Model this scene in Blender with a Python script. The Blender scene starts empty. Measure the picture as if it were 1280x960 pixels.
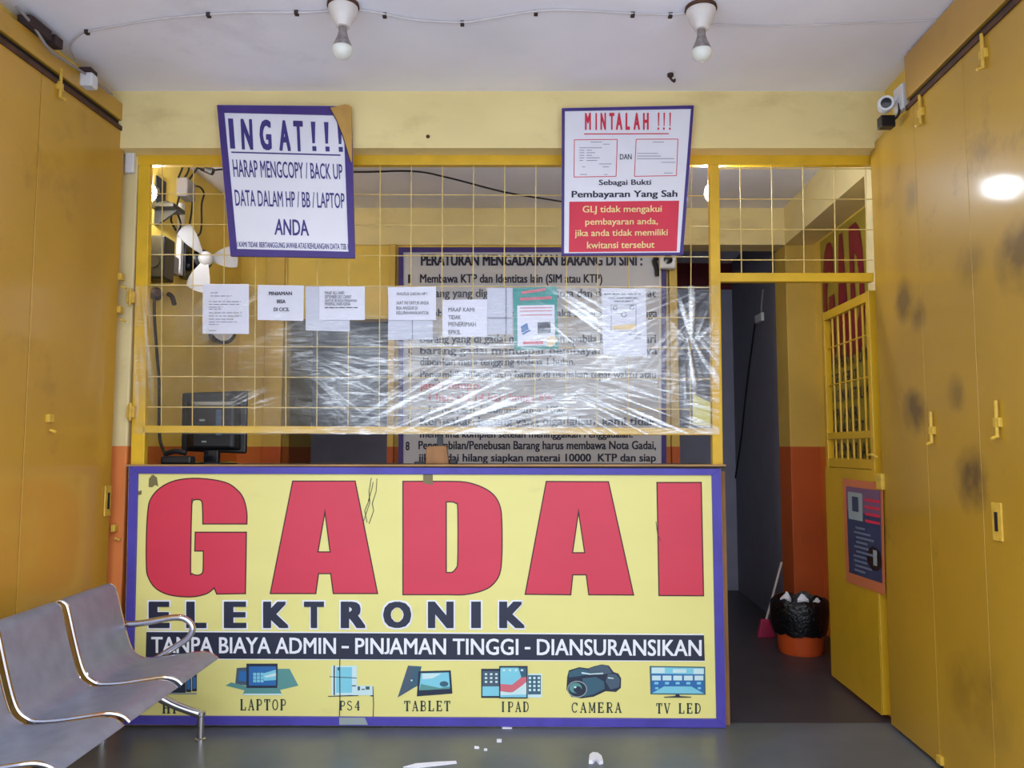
import bpy, bmesh, math, random
from mathutils import Vector, Matrix
random.seed(7)
SC = bpy.context.scene
COL = SC.collection

# ------------------------------------------------------------------ camera, world, exposure
F, D, H = 1000.0, 4.06, 1.35
PITCH = math.atan(0.08)
CP, SP = math.cos(PITCH), math.sin(PITCH)
cd = bpy.data.cameras.new('camera')
cd.sensor_width = 36.0
cd.lens = 36.0 * F / 1280.0
cd.clip_start = 0.05
cam = bpy.data.objects.new('camera', cd)
COL.objects.link(cam)
cam.location = (0, -D, H)
cam.rotation_euler = (math.pi / 2 + PITCH, 0, 0)
SC.camera = cam

SKY = 2.6
w = bpy.data.worlds.new('overcast_sky')
SC.world = w
w.use_nodes = True
nt = w.node_tree
nt.nodes.clear()
o = nt.nodes.new('ShaderNodeOutputWorld')
b = nt.nodes.new('ShaderNodeBackground')
tc = nt.nodes.new('ShaderNodeTexCoord')
sx = nt.nodes.new('ShaderNodeSeparateXYZ')
rp = nt.nodes.new('ShaderNodeValToRGB')
nt.links.new(tc.outputs['Generated'], sx.inputs[0])
mr = nt.nodes.new('ShaderNodeMapRange')
mr.inputs[1].default_value = -1.0
nt.links.new(sx.outputs[2], mr.inputs[0])
nt.links.new(mr.outputs[0], rp.inputs[0])
e = rp.color_ramp.elements
e[0].position = 0.0
e[0].color = (0.25, 0.25, 0.27, 1)
e[1].position = 1.0
e[1].color = (0.76, 0.88, 1.0, 1)
for p_, c_ in ((0.495, (0.30, 0.30, 0.32, 1)), (0.515, (0.62, 0.66, 0.72, 1)), (0.60, (0.86, 0.93, 1.0, 1))):
    q = e.new(p_)
    q.color = c_
nt.links.new(rp.outputs[0], b.inputs[0])
b.inputs[1].default_value = SKY
nt.links.new(b.outputs[0], o.inputs[0])

SC.view_settings.view_transform = 'Standard'
SC.view_settings.look = 'None'
SC.view_settings.gamma = 1.0
SC.view_settings.use_curve_mapping = False
SC.view_settings.exposure = 0.35
LAMP = 190.0

# ------------------------------------------------------------------ pixel -> place
def ray(px, py):
    dx = (px - 640) / F
    dy = -(py - 480) / F
    return dx, CP - dy * SP, SP + dy * CP
def fy(Y):                      # wall across the view at depth Y
    def g(px, py):
        a, b_, c = ray(px, py)
        t = (Y + D) / b_
        return Vector((a * t, Y, H + c * t))
    return g
def fz(Z):                      # floor or ceiling
    def g(px, py):
        a, b_, c = ray(px, py)
        t = (Z - H) / c
        return Vector((a * t, -D + b_ * t, Z))
    return g
def fw(x0, y0, sl):             # side wall x = x0 + sl*(y-y0)
    def g(px, py):
        a, b_, c = ray(px, py)
        t = (x0 + sl * (-D - y0)) / (a - sl * b_)
        return Vector((a * t, -D + b_ * t, H + c * t))
    return g
def at(px, py, Y):
    return fy(Y)(px, py)

# ------------------------------------------------------------------ materials
def S(r, g, b_):
    def l(v):
        v /= 255.0
        return v / 12.92 if v <= 0.04045 else ((v + 0.055) / 1.055) ** 2.4
    return (l(r), l(g), l(b_), 1)
def mat(name, rgb, rough=0.5, metal=0.0, var=0.06, scale=6.0, bump=0.0, coat=0.0, coatr=0.1, stretch=(1, 1, 1),
        dirt=None, dirt_amt=0.0, dirt_scale=1.5, dirt_lo=0.55, emit=0.0, bscale=None):
    m = bpy.data.materials.new(name)
    m.use_nodes = True
    n, L = m.node_tree.nodes, m.node_tree.links
    p = n['Principled BSDF']
    p.inputs['Roughness'].default_value = rough
    p.inputs['Metallic'].default_value = metal
    p.inputs['Coat Weight'].default_value = coat
    p.inputs['Coat Roughness'].default_value = coatr
    c = S(*rgb)
    t = n.new('ShaderNodeTexCoord')
    mp = n.new('ShaderNodeMapping')
    mp.inputs['Scale'].default_value = stretch
    L.new(t.outputs['Object'], mp.inputs[0])
    no = n.new('ShaderNodeTexNoise')
    no.inputs['Scale'].default_value = scale
    no.inputs['Detail'].default_value = 6
    L.new(mp.outputs[0], no.inputs['Vector'])
    r = n.new('ShaderNodeMapRange')
    r.inputs[1].default_value, r.inputs[2].default_value = 0.3, 0.7
    r.inputs[3].default_value, r.inputs[4].default_value = 1 - var * 1.6, 1 + var
    L.new(no.outputs[0], r.inputs[0])
    mx = n.new('ShaderNodeMix')
    mx.data_type = 'RGBA'
    mx.blend_type = 'MULTIPLY'
    mx.inputs[0].default_value = 1
    mx.inputs[6].default_value = c
    L.new(r.outputs[0], mx.inputs[7])
    out = mx.outputs[2]
    if dirt:
        dn = n.new('ShaderNodeTexNoise')
        dn.inputs['Scale'].default_value = dirt_scale
        dn.inputs['Detail'].default_value = 8
        dn.inputs['Roughness'].default_value = 0.65
        L.new(mp.outputs[0], dn.inputs['Vector'])
        dr = n.new('ShaderNodeMapRange')
        dr.inputs[1].default_value, dr.inputs[2].default_value = dirt_lo, dirt_lo + 0.18
        dr.inputs[4].default_value = dirt_amt
        L.new(dn.outputs[0], dr.inputs[0])
        m2 = n.new('ShaderNodeMix')
        m2.data_type = 'RGBA'
        L.new(dr.outputs[0], m2.inputs[0])
        L.new(out, m2.inputs[6])
        m2.inputs[7].default_value = S(*dirt)
        out = m2.outputs[2]
    L.new(out, p.inputs['Base Color'])
    if bump:
        bn = n.new('ShaderNodeTexNoise')
        bn.inputs['Scale'].default_value = bscale or scale * 3
        bn.inputs['Detail'].default_value = 5
        L.new(mp.outputs[0], bn.inputs['Vector'])
        bu = n.new('ShaderNodeBump')
        bu.inputs['Strength'].default_value = bump
        bu.inputs['Distance'].default_value = 0.02
        L.new(bn.outputs[0], bu.inputs['Height'])
        L.new(bu.outputs[0], p.inputs['Normal'])
        if coat:
            L.new(bu.outputs[0], p.inputs['Coat Normal'])
    if emit:
        p.inputs['Emission Color'].default_value = c
        p.inputs['Emission Strength'].default_value = emit
    return m
def twotone(name, up, low, z, rough=0.6):
    m = mat(name, up, rough, var=0.07, scale=2.5, dirt=(120, 105, 80), dirt_amt=0.35, dirt_scale=2.2, dirt_lo=0.6, bump=0.08, bscale=30)
    n, L = m.node_tree.nodes, m.node_tree.links
    g = n.new('ShaderNodeNewGeometry')
    s = n.new('ShaderNodeSeparateXYZ')
    L.new(g.outputs['Position'], s.inputs[0])
    k = n.new('ShaderNodeMath')
    k.operation = 'LESS_THAN'
    k.inputs[1].default_value = z
    L.new(s.outputs[2], k.inputs[0])
    mx = [x for x in n if x.bl_idname == 'ShaderNodeMix' and x.blend_type == 'MULTIPLY'][0]
    c = n.new('ShaderNodeMix')
    c.data_type = 'RGBA'
    L.new(k.outputs[0], c.inputs[0])
    c.inputs[6].default_value = S(*up)
    c.inputs[7].default_value = S(*low)
    L.new(c.outputs[2], mx.inputs[6])
    return m
DADO = 1.36
M = {}
M['ceiling'] = mat('ceiling_paint', (246, 243, 252), 0.75, var=0.05, scale=1.6, dirt=(170, 160, 165), dirt_amt=0.35, dirt_scale=1.2, dirt_lo=0.58)
M['beam'] = mat('beam_paint', (242, 220, 156), 0.65, var=0.05, scale=2.0, dirt=(180, 150, 85), dirt_amt=0.4, dirt_scale=1.6, dirt_lo=0.55, stretch=(1, 1, 2))
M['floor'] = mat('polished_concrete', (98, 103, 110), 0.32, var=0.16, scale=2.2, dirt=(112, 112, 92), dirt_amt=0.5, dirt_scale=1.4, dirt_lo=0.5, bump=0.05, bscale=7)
M['floorshade'] = mat('shaded_shop_floor', (66, 62, 67), 0.4, var=0.15, scale=3)  # fall-off of light indoors put into the floor colour
M['ground'] = mat('street_concrete', (200, 207, 218), 0.8, var=0.1, scale=1.0)
M['wall'] = twotone('yellow_orange_wall_paint', (240, 206, 96), (216, 116, 46), DADO)
M['pillar'] = twotone('cream_orange_pillar_paint', (226, 205, 150), (224, 128, 62), DADO)
M['column'] = twotone('olive_orange_column_paint', (216, 180, 84), (192, 88, 32), DADO)
M['greywall'] = mat('grey_wall_paint', (164, 166, 190), 0.7, var=0.05)
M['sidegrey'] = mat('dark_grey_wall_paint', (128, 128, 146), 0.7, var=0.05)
M['maroon'] = mat('maroon_paint', (112, 22, 30), 0.6)
M['door'] = mat('mustard_gloss_paint', (194, 146, 44), 0.45, var=0.07, scale=1.5, dirt=(120, 88, 30), dirt_amt=0.5, dirt_scale=2.6, dirt_lo=0.6, coat=0.55, coatr=0.13, bump=0.03, bscale=9)
M['doorold'] = mat('stained_mustard_gloss_paint', (186, 143, 36), 0.45, var=0.08, scale=1.3, dirt=(92, 66, 28), dirt_amt=0.75, dirt_scale=2.3, dirt_lo=0.595, coat=0.5, coatr=0.12, bump=0.03, bscale=9)
M['gate'] = mat('gate_yellow_paint', (205, 160, 30), 0.4, var=0.08, scale=3, dirt=(120, 90, 40), dirt_amt=0.4, dirt_lo=0.6, coat=0.3)
M['rail'] = mat('rail_yellow_paint', (226, 180, 40), 0.4, var=0.08, scale=8, dirt=(150, 105, 60), dirt_amt=0.6, dirt_scale=9, dirt_lo=0.62)
M['wire'] = mat('wire_cream_paint', (224, 196, 120), 0.5, var=0.1, scale=20)
M['rust'] = mat('rusty_track', (84, 52, 34), 0.8, var=0.25, scale=14)
M['darkgap'] = mat('dark_gap', (28, 18, 14), 0.9)
M['brass'] = mat('yellow_bolt_paint', (214, 172, 62), 0.45, var=0.12, scale=30, dirt=(120, 70, 30), dirt_amt=0.6, dirt_scale=30, dirt_lo=0.6)
M['bannery'] = mat('banner_yellow', (234, 224, 140), 0.42, var=0.02, scale=2, dirt=(180, 170, 120), dirt_amt=0.25, dirt_scale=3, dirt_lo=0.62, bump=0.06, bscale=5, stretch=(1, 1, 2.5))
M['bannerr'] = mat('banner_red', (212, 52, 78), 0.42, var=0.03, scale=2, bump=0.06, bscale=5, stretch=(1, 1, 2.5))
M['outline'] = mat('banner_outline', (70, 22, 30), 0.5)
M['navy'] = mat('banner_navy', (34, 38, 62), 0.45)
M['white'] = mat('print_white', (240, 240, 248), 0.5, var=0.02)
M['blueframe'] = mat('blue_frame_paint', (76, 66, 168), 0.5, var=0.1, scale=7, dirt=(50, 40, 90), dirt_amt=0.5, dirt_scale=10, dirt_lo=0.6)
M['purple'] = mat('purple_frame_paint', (66, 46, 126), 0.5, var=0.08, scale=7)
M['signwhite'] = mat('sign_white', (236, 234, 244), 0.4, var=0.03, scale=3)
M['printpurple'] = mat('print_purple', (62, 50, 128), 0.5)
M['printred'] = mat('print_red', (216, 44, 72), 0.5)
M['printink'] = mat('print_ink', (34, 30, 56), 0.5)
M['printcream'] = mat('print_cream', (246, 216, 150), 0.5)
M['board'] = mat('board_white', (206, 204, 208), 0.5, var=0.04, scale=2)
M['wood'] = mat('worn_wood', (178, 138, 92), 0.7, var=0.22, scale=16, stretch=(0.2, 1, 1))
M['brownwood'] = mat('brown_wood', (150, 104, 60), 0.6, var=0.2, scale=12, stretch=(1, 1, 0.3))
M['tan'] = mat('peeled_board', (196, 150, 74), 0.6, var=0.15, scale=8, dirt=(110, 70, 40), dirt_amt=0.6, dirt_scale=8, dirt_lo=0.6)
M['counter'] = mat('dark_counter', (58, 50, 46), 0.5, var=0.1)
M['black'] = mat('black_plastic', (22, 22, 28), 0.35, var=0.1)
M['blackgloss'] = mat('glossy_black_plastic', (26, 26, 34), 0.15, var=0.1)
M['cable'] = mat('black_cable', (20, 18, 20), 0.5)
M['wcable'] = mat('white_cable', (206, 198, 198), 0.5)
M['plastic'] = mat('white_plastic', (226, 224, 226), 0.4, var=0.03)
M['grey'] = mat('grey_plastic', (150, 142, 142), 0.5)
M['porcelain'] = mat('porcelain', (222, 212, 206), 0.3, var=0.06, scale=20)
M['bulbglass'] = mat('frosted_bulb', (232, 230, 220), 0.25)
M['alu'] = mat('bulb_aluminium', (158, 150, 148), 0.4, metal=0.6, var=0.3, scale=40)
M['lit'] = mat('lit_bulb', (235, 243, 255), 0.5, var=0.0, emit=LAMP)
M['steel'] = mat('brushed_steel', (142, 148, 168), 0.42, metal=0.45, var=0.08, scale=14, bump=0.02, bscale=300)
M['chrome'] = mat('chrome', (214, 210, 216), 0.12, metal=1.0, var=0.04)
M['paper'] = mat('paper', (234, 234, 246), 0.7, var=0.02)
M['greyink'] = mat('grey_ink', (130, 130, 150), 0.7)
M['teal'] = mat('teal_print', (32, 150, 142), 0.5)
M['orange'] = mat('orange_plastic', (208, 84, 34), 0.4)
M['bag'] = mat('black_bag', (16, 16, 20), 0.22, bump=0.6, scale=14)
M['pink'] = mat('pink_plastic', (176, 40, 84), 0.5)
M['debris'] = mat('dark_debris', (62, 44, 42), 0.9)

# ------------------------------------------------------------------ mesh builder
class MB:
    def __init__(self):
        self.v, self.f, self.mi = [], [], []
    def add(self, vs, fs, m=0):
        k = len(self.v)
        self.v += [tuple(x) for x in vs]
        for f in fs:
            self.f.append([i + k for i in f])
            self.mi.append(m)
        return self
    def hexa(self, a, b_, m=0):   # two matching quads
        return self.add(list(a) + list(b_), [(0, 3, 2, 1), (4, 5, 6, 7), (0, 1, 5, 4), (1, 2, 6, 5), (2, 3, 7, 6), (3, 0, 4, 7)], m)
    def box(self, x0, x1, y0, y1, z0, z1, m=0):
        return self.hexa([(x0, y0, z0), (x1, y0, z0), (x1, y1, z0), (x0, y1, z0)], [(x0, y0, z1), (x1, y0, z1), (x1, y1, z1), (x0, y1, z1)], m)
    def slab(self, quad, thick, m=0):   # quad in world, thickness vector
        t = Vector(thick)
        q = [Vector(p) for p in quad]
        return self.hexa(q, [p + t for p in q], m)
    def tube(self, pts, r, n=8, m=0, caps=True, smooth=0):
        pts = [Vector(p) for p in pts]
        if smooth:
            pts = spline(pts, smooth)
        k = len(pts)
        vs, fs = [], []
        up = None
        for i, p in enumerate(pts):
            t = (pts[min(i + 1, k - 1)] - pts[max(i - 1, 0)]).normalized()
            if up is None:
                up = t.orthogonal().normalized()
            up = (up - t * up.dot(t)).normalized()
            s = t.cross(up)
            rr = r if not isinstance(r, (list, tuple)) else r[0] + (r[-1] - r[0]) * i / (k - 1)
            for j in range(n):
                a = 2 * math.pi * j / n
                vs.append(p + (up * math.cos(a) + s * math.sin(a)) * rr)
        for i in range(k - 1):
            for j in range(n):
                fs.append((i * n + j, i * n + (j + 1) % n, (i + 1) * n + (j + 1) % n, (i + 1) * n + j))
        if caps:
            fs.append(tuple(range(n))[::-1])
            fs.append(tuple((k - 1) * n + j for j in range(n)))
        return self.add(vs, fs, m)
    def lathe(self, prof, c, n=24, m=0, axis=None, cap=True):
        c = Vector(c)
        R = Matrix.Identity(3) if axis is None else Vector((0, 0, 1)).rotation_difference(Vector(axis)).to_matrix()
        vs, fs = [], []
        for r, z in prof:
            for j in range(n):
                a = 2 * math.pi * j / n
                vs.append(c + R @ Vector((r * math.cos(a), r * math.sin(a), z)))
        for i in range(len(prof) - 1):
            for j in range(n):
                fs.append((i * n + j, i * n + (j + 1) % n, (i + 1) * n + (j + 1) % n, (i + 1) * n + j))
        if cap:
            fs.append(tuple(range(n))[::-1])
            fs.append(tuple((len(prof) - 1) * n + j for j in range(n)))
        return self.add(vs, fs, m)
    def build(self, name, mats, parent=None, smooth=False, bevel=0.0, seg=2):
        me = bpy.data.meshes.new(name)
        me.from_pydata(self.v, [], self.f)
        if not isinstance(mats, (list, tuple)):
            mats = [mats]
        for x in mats:
            me.materials.append(M[x] if isinstance(x, str) else x)
        me.polygons.foreach_set('material_index', self.mi)
        me.update()
        if smooth:
            bm = bmesh.new()
            bm.from_mesh(me)
            for f in bm.faces:
                f.smooth = True
            for e_ in bm.edges:
                if len(e_.link_faces) == 2 and e_.calc_face_angle(0) > 0.7:
                    e_.smooth = False
            bm.to_mesh(me)
            bm.free()
        ob = bpy.data.objects.new(name, me)
        COL.objects.link(ob)
        if parent:
            ob.parent = parent
            ob.matrix_parent_inverse = parent.matrix_world.inverted() if False else Matrix.Translation(-parent.location)
        if bevel:
            bv = ob.modifiers.new('bevel', 'BEVEL')
            bv.width = bevel
            bv.segments = seg
            bv.limit_method = 'ANGLE'
            bv.angle_limit = 0.6
        return ob
def spline(pts, k=6):
    out = []
    n = len(pts)
    for i in range(n - 1):
        p0, p1, p2, p3 = pts[max(i - 1, 0)], pts[i], pts[i + 1], pts[min(i + 2, n - 1)]
        for j in range(k):
            t = j / k
            out.append(0.5 * ((2 * p1) + (p2 - p0) * t + (2 * p0 - 5 * p1 + 4 * p2 - p3) * t * t + (3 * p1 - p0 - 3 * p2 + p3) * t ** 3))
    out.append(pts[-1])
    return out
def tag(ob, label, cat, group=None, kind=None):
    ob['label'] = label
    ob['category'] = cat
    if group:
        ob['group'] = group
    if kind:
        ob['kind'] = kind
    return ob
def thing(name, label, cat, loc, group=None):
    ob = bpy.data.objects.new(name, None)
    COL.objects.link(ob)
    ob.location = loc
    ob.empty_display_size = 0.05
    return tag(ob, label, cat, group)
def struct(ob):
    ob['kind'] = 'structure'
    return ob

# ------------------------------------------------------------------ print: words and flat pictures
def to_tris(curve_ob):
    dg = bpy.context.evaluated_depsgraph_get()
    ev = curve_ob.evaluated_get(dg)
    me = ev.to_mesh()
    vs = [v.co.copy() for v in me.vertices]
    fs = [tuple(p.vertices) for p in me.polygons]
    ev.to_mesh_clear()
    return vs, fs
_tc = {}
def glyphs(body, bold=0.0, space=1.0):
    key = (body, bold, space)
    if key not in _tc:
        c = bpy.data.curves.new('t', 'FONT')
        c.body = body
        c.offset = bold
        c.space_character = space
        c.resolution_u = 3
        c.fill_mode = 'FRONT'
        ob = bpy.data.objects.new('t', c)
        COL.objects.link(ob)
        bpy.context.view_layer.update()
        _tc[key] = to_tris(ob)
        bpy.data.objects.remove(ob)
        bpy.data.curves.remove(c)
    return _tc[key]
def quadfn(q):
    (ax, ay), (bx, by), (cx, cy), (dx, dy) = q   # TL TR BR BL
    def g(u, v):                                 # v down
        return ((ax * (1 - u) + bx * u) * (1 - v) + (dx * (1 - u) + cx * u) * v,
                (ay * (1 - u) + by * u) * (1 - v) + (dy * (1 - u) + cy * u) * v)
    return g
def rect(x0, y0, x1, y1, x2=None):
    return [(x0, y0), (x1, y0), (x1, y1), (x0, y1)]
def word(mb, body, quad, plane, m=0, bold=0.0, space=1.0):
    vs, fs = glyphs(body, 0.0, space)
    if not vs:
        return
    x0, x1 = min(v.x for v in vs), max(v.x for v in vs)
    y0, y1 = min(v.y for v in vs), max(v.y for v in vs)
    if body.upper() == body and len(body) > 1:      # capitals sit on the baseline, tails hang below it
        cv = glyphs('H')[0]
        root = list(range(len(vs)))
        def find(i):
            while root[i] != i:
                root[i] = root[root[i]]
                i = root[i]
            return i
        for f in fs:
            for k in f[1:]:
                root[find(k)] = find(f[0])
        lo, hi = {}, {}
        for i, v in enumerate(vs):
            r = find(i)
            lo[r], hi[r] = min(lo.get(r, 9), v.y), max(hi.get(r, -9), v.y)
        vs2 = []
        for i, v in enumerate(vs):
            r = find(i)
            if lo[r] < -0.05 and hi[r] > 0.3:         # a J with a tail: lift it onto the line
                vs2.append(Vector((v.x + 0.05, (v.y - lo[r]) / (hi[r] - lo[r]) * hi[r])))
            else:
                vs2.append(v)
        vs = vs2
        y0, y1 = 0.0, max(v.y for v in cv)
    x0, x1 = x0 - bold, x1 + bold
    by = bold * 0.5
    y0, y1 = y0 - by, y1 + by
    g = quadfn(quad)
    sh = [(0, 0)] if bold == 0 else [(-bold, by), (bold, by), (-bold, -by), (bold, -by)]
    if bold > 0.03:
        sh += [(0, 0), (0, by), (0, -by), (-bold, 0), (bold, 0)]
    a_, b_, c_ = plane(*g(0, 0)), plane(*g(1, 0)), plane(*g(0, 1))
    nrm = (b_ - a_).cross(c_ - a_).normalized()
    if nrm.dot(cam.location - a_) < 0:
        nrm = -nrm
    for k, (ox, oy) in enumerate(sh):               # overprinted ink: a hair of thickness per pass
        out = [plane(*g((v.x + ox - x0) / max(1e-6, x1 - x0), (y1 - v.y - oy) / max(1e-6, y1 - y0))) + nrm * (0.0003 * k) for v in vs]
        mb.add(out, [f[::1] for f in fs], m)
def shape(mb, loops, plane, m=0, off=0.0):
    c = bpy.data.curves.new('s', 'CURVE')
    c.dimensions = '2D'
    c.fill_mode = 'BOTH'
    c.offset = off
    for lp in loops:
        s = c.splines.new('POLY')
        s.points.add(len(lp) - 1)
        for p, (x, y) in zip(s.points, lp):
            p.co = (x, -y, 0, 1)
        s.use_cyclic_u = True
    ob = bpy.data.objects.new('s', c)
    COL.objects.link(ob)
    bpy.context.view_layer.update()
    vs, fs = to_tris(ob)
    bpy.data.objects.remove(ob)
    bpy.data.curves.remove(c)
    mb.add([plane(v.x, -v.y) for v in vs], fs, m)
def poly(mb, pts, plane, m=0):
    mb.add([plane(*p) for p in pts], [tuple(range(len(pts)))[::-1]], m)
def stroke(mb, pts, wd, plane, m=0):
    for (x0, y0), (x1, y1) in zip(pts[:-1], pts[1:]):
        l = math.hypot(x1 - x0, y1 - y0) or 1
        nx, ny = -(y1 - y0) / l * wd / 2, (x1 - x0) / l * wd / 2
        poly(mb, [(x0 + nx, y0 + ny), (x1 + nx, y1 + ny), (x1 - nx, y1 - ny), (x0 - nx, y0 - ny)], plane, m)
def arc(cx, cy, rx, ry, a0, a1, n=10):
    return [(cx + rx * math.cos(math.radians(a0 + (a1 - a0) * i / n)), cy + ry * math.sin(math.radians(a0 + (a1 - a0) * i / n))) for i in range(n + 1)]
def serif(mb, text, quads, plane, m=0):           # caption lettering with slab serifs
    K, T = 0.23, 0.12
    def stem(x, top=True, bot=True):
        s = [([(x, 0), (x, 1)], K)]
        if top: s.append(([(x - .2, .04), (x + .2, .04)], T))
        if bot: s.append(([(x - .2, .96), (x + .2, .96)], T))
        return s
    G = {
        'L': stem(.25) + [([(.25, .96), (.9, .96)], T), ([(.86, 1), (.86, .7)], T)],
        'T': stem(.5, False) + [([(.08, .05), (.92, .05)], T), ([(.1, 0), (.1, .28)], T), ([(.9, 0), (.9, .28)], T)],
        'I': stem(.5),
        'P': stem(.25) + [([(.25, .05)] + arc(.55, .29, .3, .25, -90, 90) + [(.25, .54)], .13)],
        'B': stem(.25) + [([(.25, .05)] + arc(.55, .27, .25, .22, -90, 90) + [(.25, .49)], .13), ([(.25, .5)] + arc(.58, .73, .27, .23, -90, 90) + [(.25, .96)], .13)],
        'R': stem(.25) + [([(.25, .05)] + arc(.55, .27, .28, .23, -90, 90) + [(.25, .5)], .13), ([(.5, .5), (.88, 1)], .15), ([(.72, .96), (1, .96)], T)],
        'D': stem(.25) + [([(.25, .05)] + arc(.5, .5, .4, .45, -90, 90) + [(.25, .95)], .14)],
        'E': stem(.25) + [([(.25, .05), (.85, .05)], T), ([(.82, 0), (.82, .24)], T), ([(.25, .49), (.68, .49)], T), ([(.66, .38), (.66, .6)], T), ([(.25, .96), (.9, .96)], T), ([(.87, 1), (.87, .74)], T)],
        'A': [([(.5, 0), (.14, 1)], .1), ([(.48, 0), (.84, 1)], .18), ([(.24, .66), (.74, .66)], T), ([(0, .96), (.3, .96)], T), ([(.66, .96), (1, .96)], T)],
        'V': [([(.14, 0), (.5, 1)], .18), ([(.86, 0), (.52, 1)], .1), ([(0, .04), (.32, .04)], T), ([(.68, .04), (1, .04)], T)],
        'M': [([(.14, 0), (.14, 1)], .1), ([(.86, 0), (.86, 1)], .18), ([(.14, 0), (.5, .85), (.86, 0)], .13), ([(0, .96), (.28, .96)], T), ([(.7, .96), (1, .96)], T), ([(0, .04), (.2, .04)], T), ([(.8, .04), (1, .04)], T)],
        'O': [(arc(.5, .5, .38, .45, 0, 360, 20), .14)],
        'C': [(arc(.52, .5, .38, .45, -40, -320, 18), .14), ([(.86, .05), (.86, .33)], T)],
        'S': [(arc(.5, .27, .3, .23, -20, -200, 9) + arc(.5, .73, .32, .23, -70, 170, 11), .14)],
        '4': [([(.68, 0), (.68, 1)], K), ([(.68, .05), (.1, .7), (.98, .7)], .1), ([(.5, .96), (.88, .96)], T)],
        'H': stem(.2) + stem(.8) + [([(.2, .5), (.8, .5)], T)],
    }
    for ch, q in zip(text, quads):
        g = quadfn(q)
        wx, hy = abs(q[1][0] - q[0][0]), abs(q[3][1] - q[0][1])
        for pts, wd in G[ch]:
            stroke(mb, [g(*p) for p in pts], wd * (wx * 0.65 + hy * 0.35), plane, m)
def spread(text, x0, x1, y0, y1, wl):
    n = len(text)
    if n == 1:
        return [rect(x0, y0, x1, y1)]
    step = (x1 - x0 - wl) / (n - 1)
    return [rect(x0 + i * step, y0, x0 + i * step + wl, y1) for i in range(n)]

# ------------------------------------------------------------------ setting
SL = 0.057
def xL(y): return -1.98 + SL * (y + 0.05)
def xR(y): return 1.84 + SL * (y + 0.05)
CEIL = 3.16
YF = -2.5      # open street side of the porch
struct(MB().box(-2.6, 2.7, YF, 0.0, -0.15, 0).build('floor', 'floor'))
struct(MB().box(-2.6, 2.7, 0.0, 4.0, -0.15, 0).build('floor_inner', 'floorshade'))  # darker tone stands in for the shade inside the doorway
struct(MB().box(-14, 14, -16, YF, -0.3, -0.1).build('ground', 'ground'))
struct(MB().box(-2.6, 2.7, YF, 4.0, CEIL, CEIL + 0.2).build('ceiling', 'ceiling'))
YB = -0.12
Z0 = at(640, 185, YB).z
struct(MB().box(-2.15, 2.2, YB, 0.14, Z0, CEIL).build('beam_front', 'beam'))
for nm, fx, s in (('wall_left', xL, -1), ('wall_right', xR, 1)):
    a, c = YF, -0.02
    x0a, x0c = fx(a) + s * 0.06, fx(c) + s * 0.06
    mb = MB().hexa([(x0a, a, 0), (x0c, c, 0), (x0c + s * 0.4, c, 0), (x0a + s * 0.4, a, 0)], [(x0a, a, CEIL), (x0c, c, CEIL), (x0c + s * 0.4, c, CEIL), (x0a + s * 0.4, a, CEIL)])
    struct(mb.build(nm, 'wall'))
def xiL(y): return -2.15 + SL * y
def xiR(y): return 2.17 + SL * y
YP = 1.87
for nm, fx, s in (('wall_inner_left', xiL, -1), ('wall_inner_right', xiR, 1)):
    a, c = -0.02, 4.0
    mb = MB().hexa([(fx(a), a, 0), (fx(c), c, 0), (fx(c) + s * 0.3, c, 0), (fx(a) + s * 0.4, a, 0)], [(fx(a), a, CEIL), (fx(c), c, CEIL), (fx(c) + s * 0.3, c, CEIL), (fx(a) + s * 0.4, a, CEIL)])
    struct(mb.build(nm, 'wall'))
# end pillars of the front opening
struct(MB().box(-2.35, at(171, 300, 0).x, -0.02, 0.10, 0, Z0).build('pillar_left', 'pillar', bevel=0.008))
struct(MB().box(1.90, 2.4, -0.02, 0.16, 0, Z0).build('pillar_right', 'pillar', bevel=0.008))
# back beam, partition, side beams, column
ZB = at(640, 306, YP).z
struct(MB().box(-2.3, 2.4, YP, YP + 0.2, ZB, CEIL).build('beam_back', 'beam'))
xo0, xo1, xo2 = at(354, 500, YP).x, at(485, 500, YP).x, at(848, 500, YP).x
zo = at(420, 398, YP).z
mb = MB().box(-2.3, xo0, YP + 0.02, YP + 0.18, 0, ZB).box(xo0, xo1, YP + 0.02, YP + 0.18, zo, ZB).box(xo1, xo2, YP + 0.02, YP + 0.18, 0, ZB)
struct(mb.build('wall_back', 'wall'))
px0, px1 = at(333, 400, YP).x, xo0
struct(MB().box(px0, px1, YP - 0.04, YP + 0.02, 0, ZB).build('trim_1', 'column', bevel=0.006))
for i, (a, c) in enumerate(((485, 493), (838, 848))):
    struct(MB().box(at(a, 500, YP).x, at(c, 500, YP).x, YP - 0.03, YP + 0.02, 0, ZB).build('trim_%d' % (i + 2), 'column', bevel=0.004))
xc0, xc1 = at(985, 450, YP).x, at(1018, 450, YP).x
struct(MB().box(xc0, 2.4, YP, YP + 0.25, 0, ZB).build('column', 'column', bevel=0.006))
struct(MB().hexa([(xc0 - .10, 0.14, Z0), (xc0, YP, ZB), (2.4, YP, ZB), (2.4, 0.14, Z0)], [(xc0 - .10, 0.14, CEIL), (xc0, YP, CEIL), (2.4, YP, CEIL), (2.4, 0.14, CEIL)]).build('beam_right', 'beam'))
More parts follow.
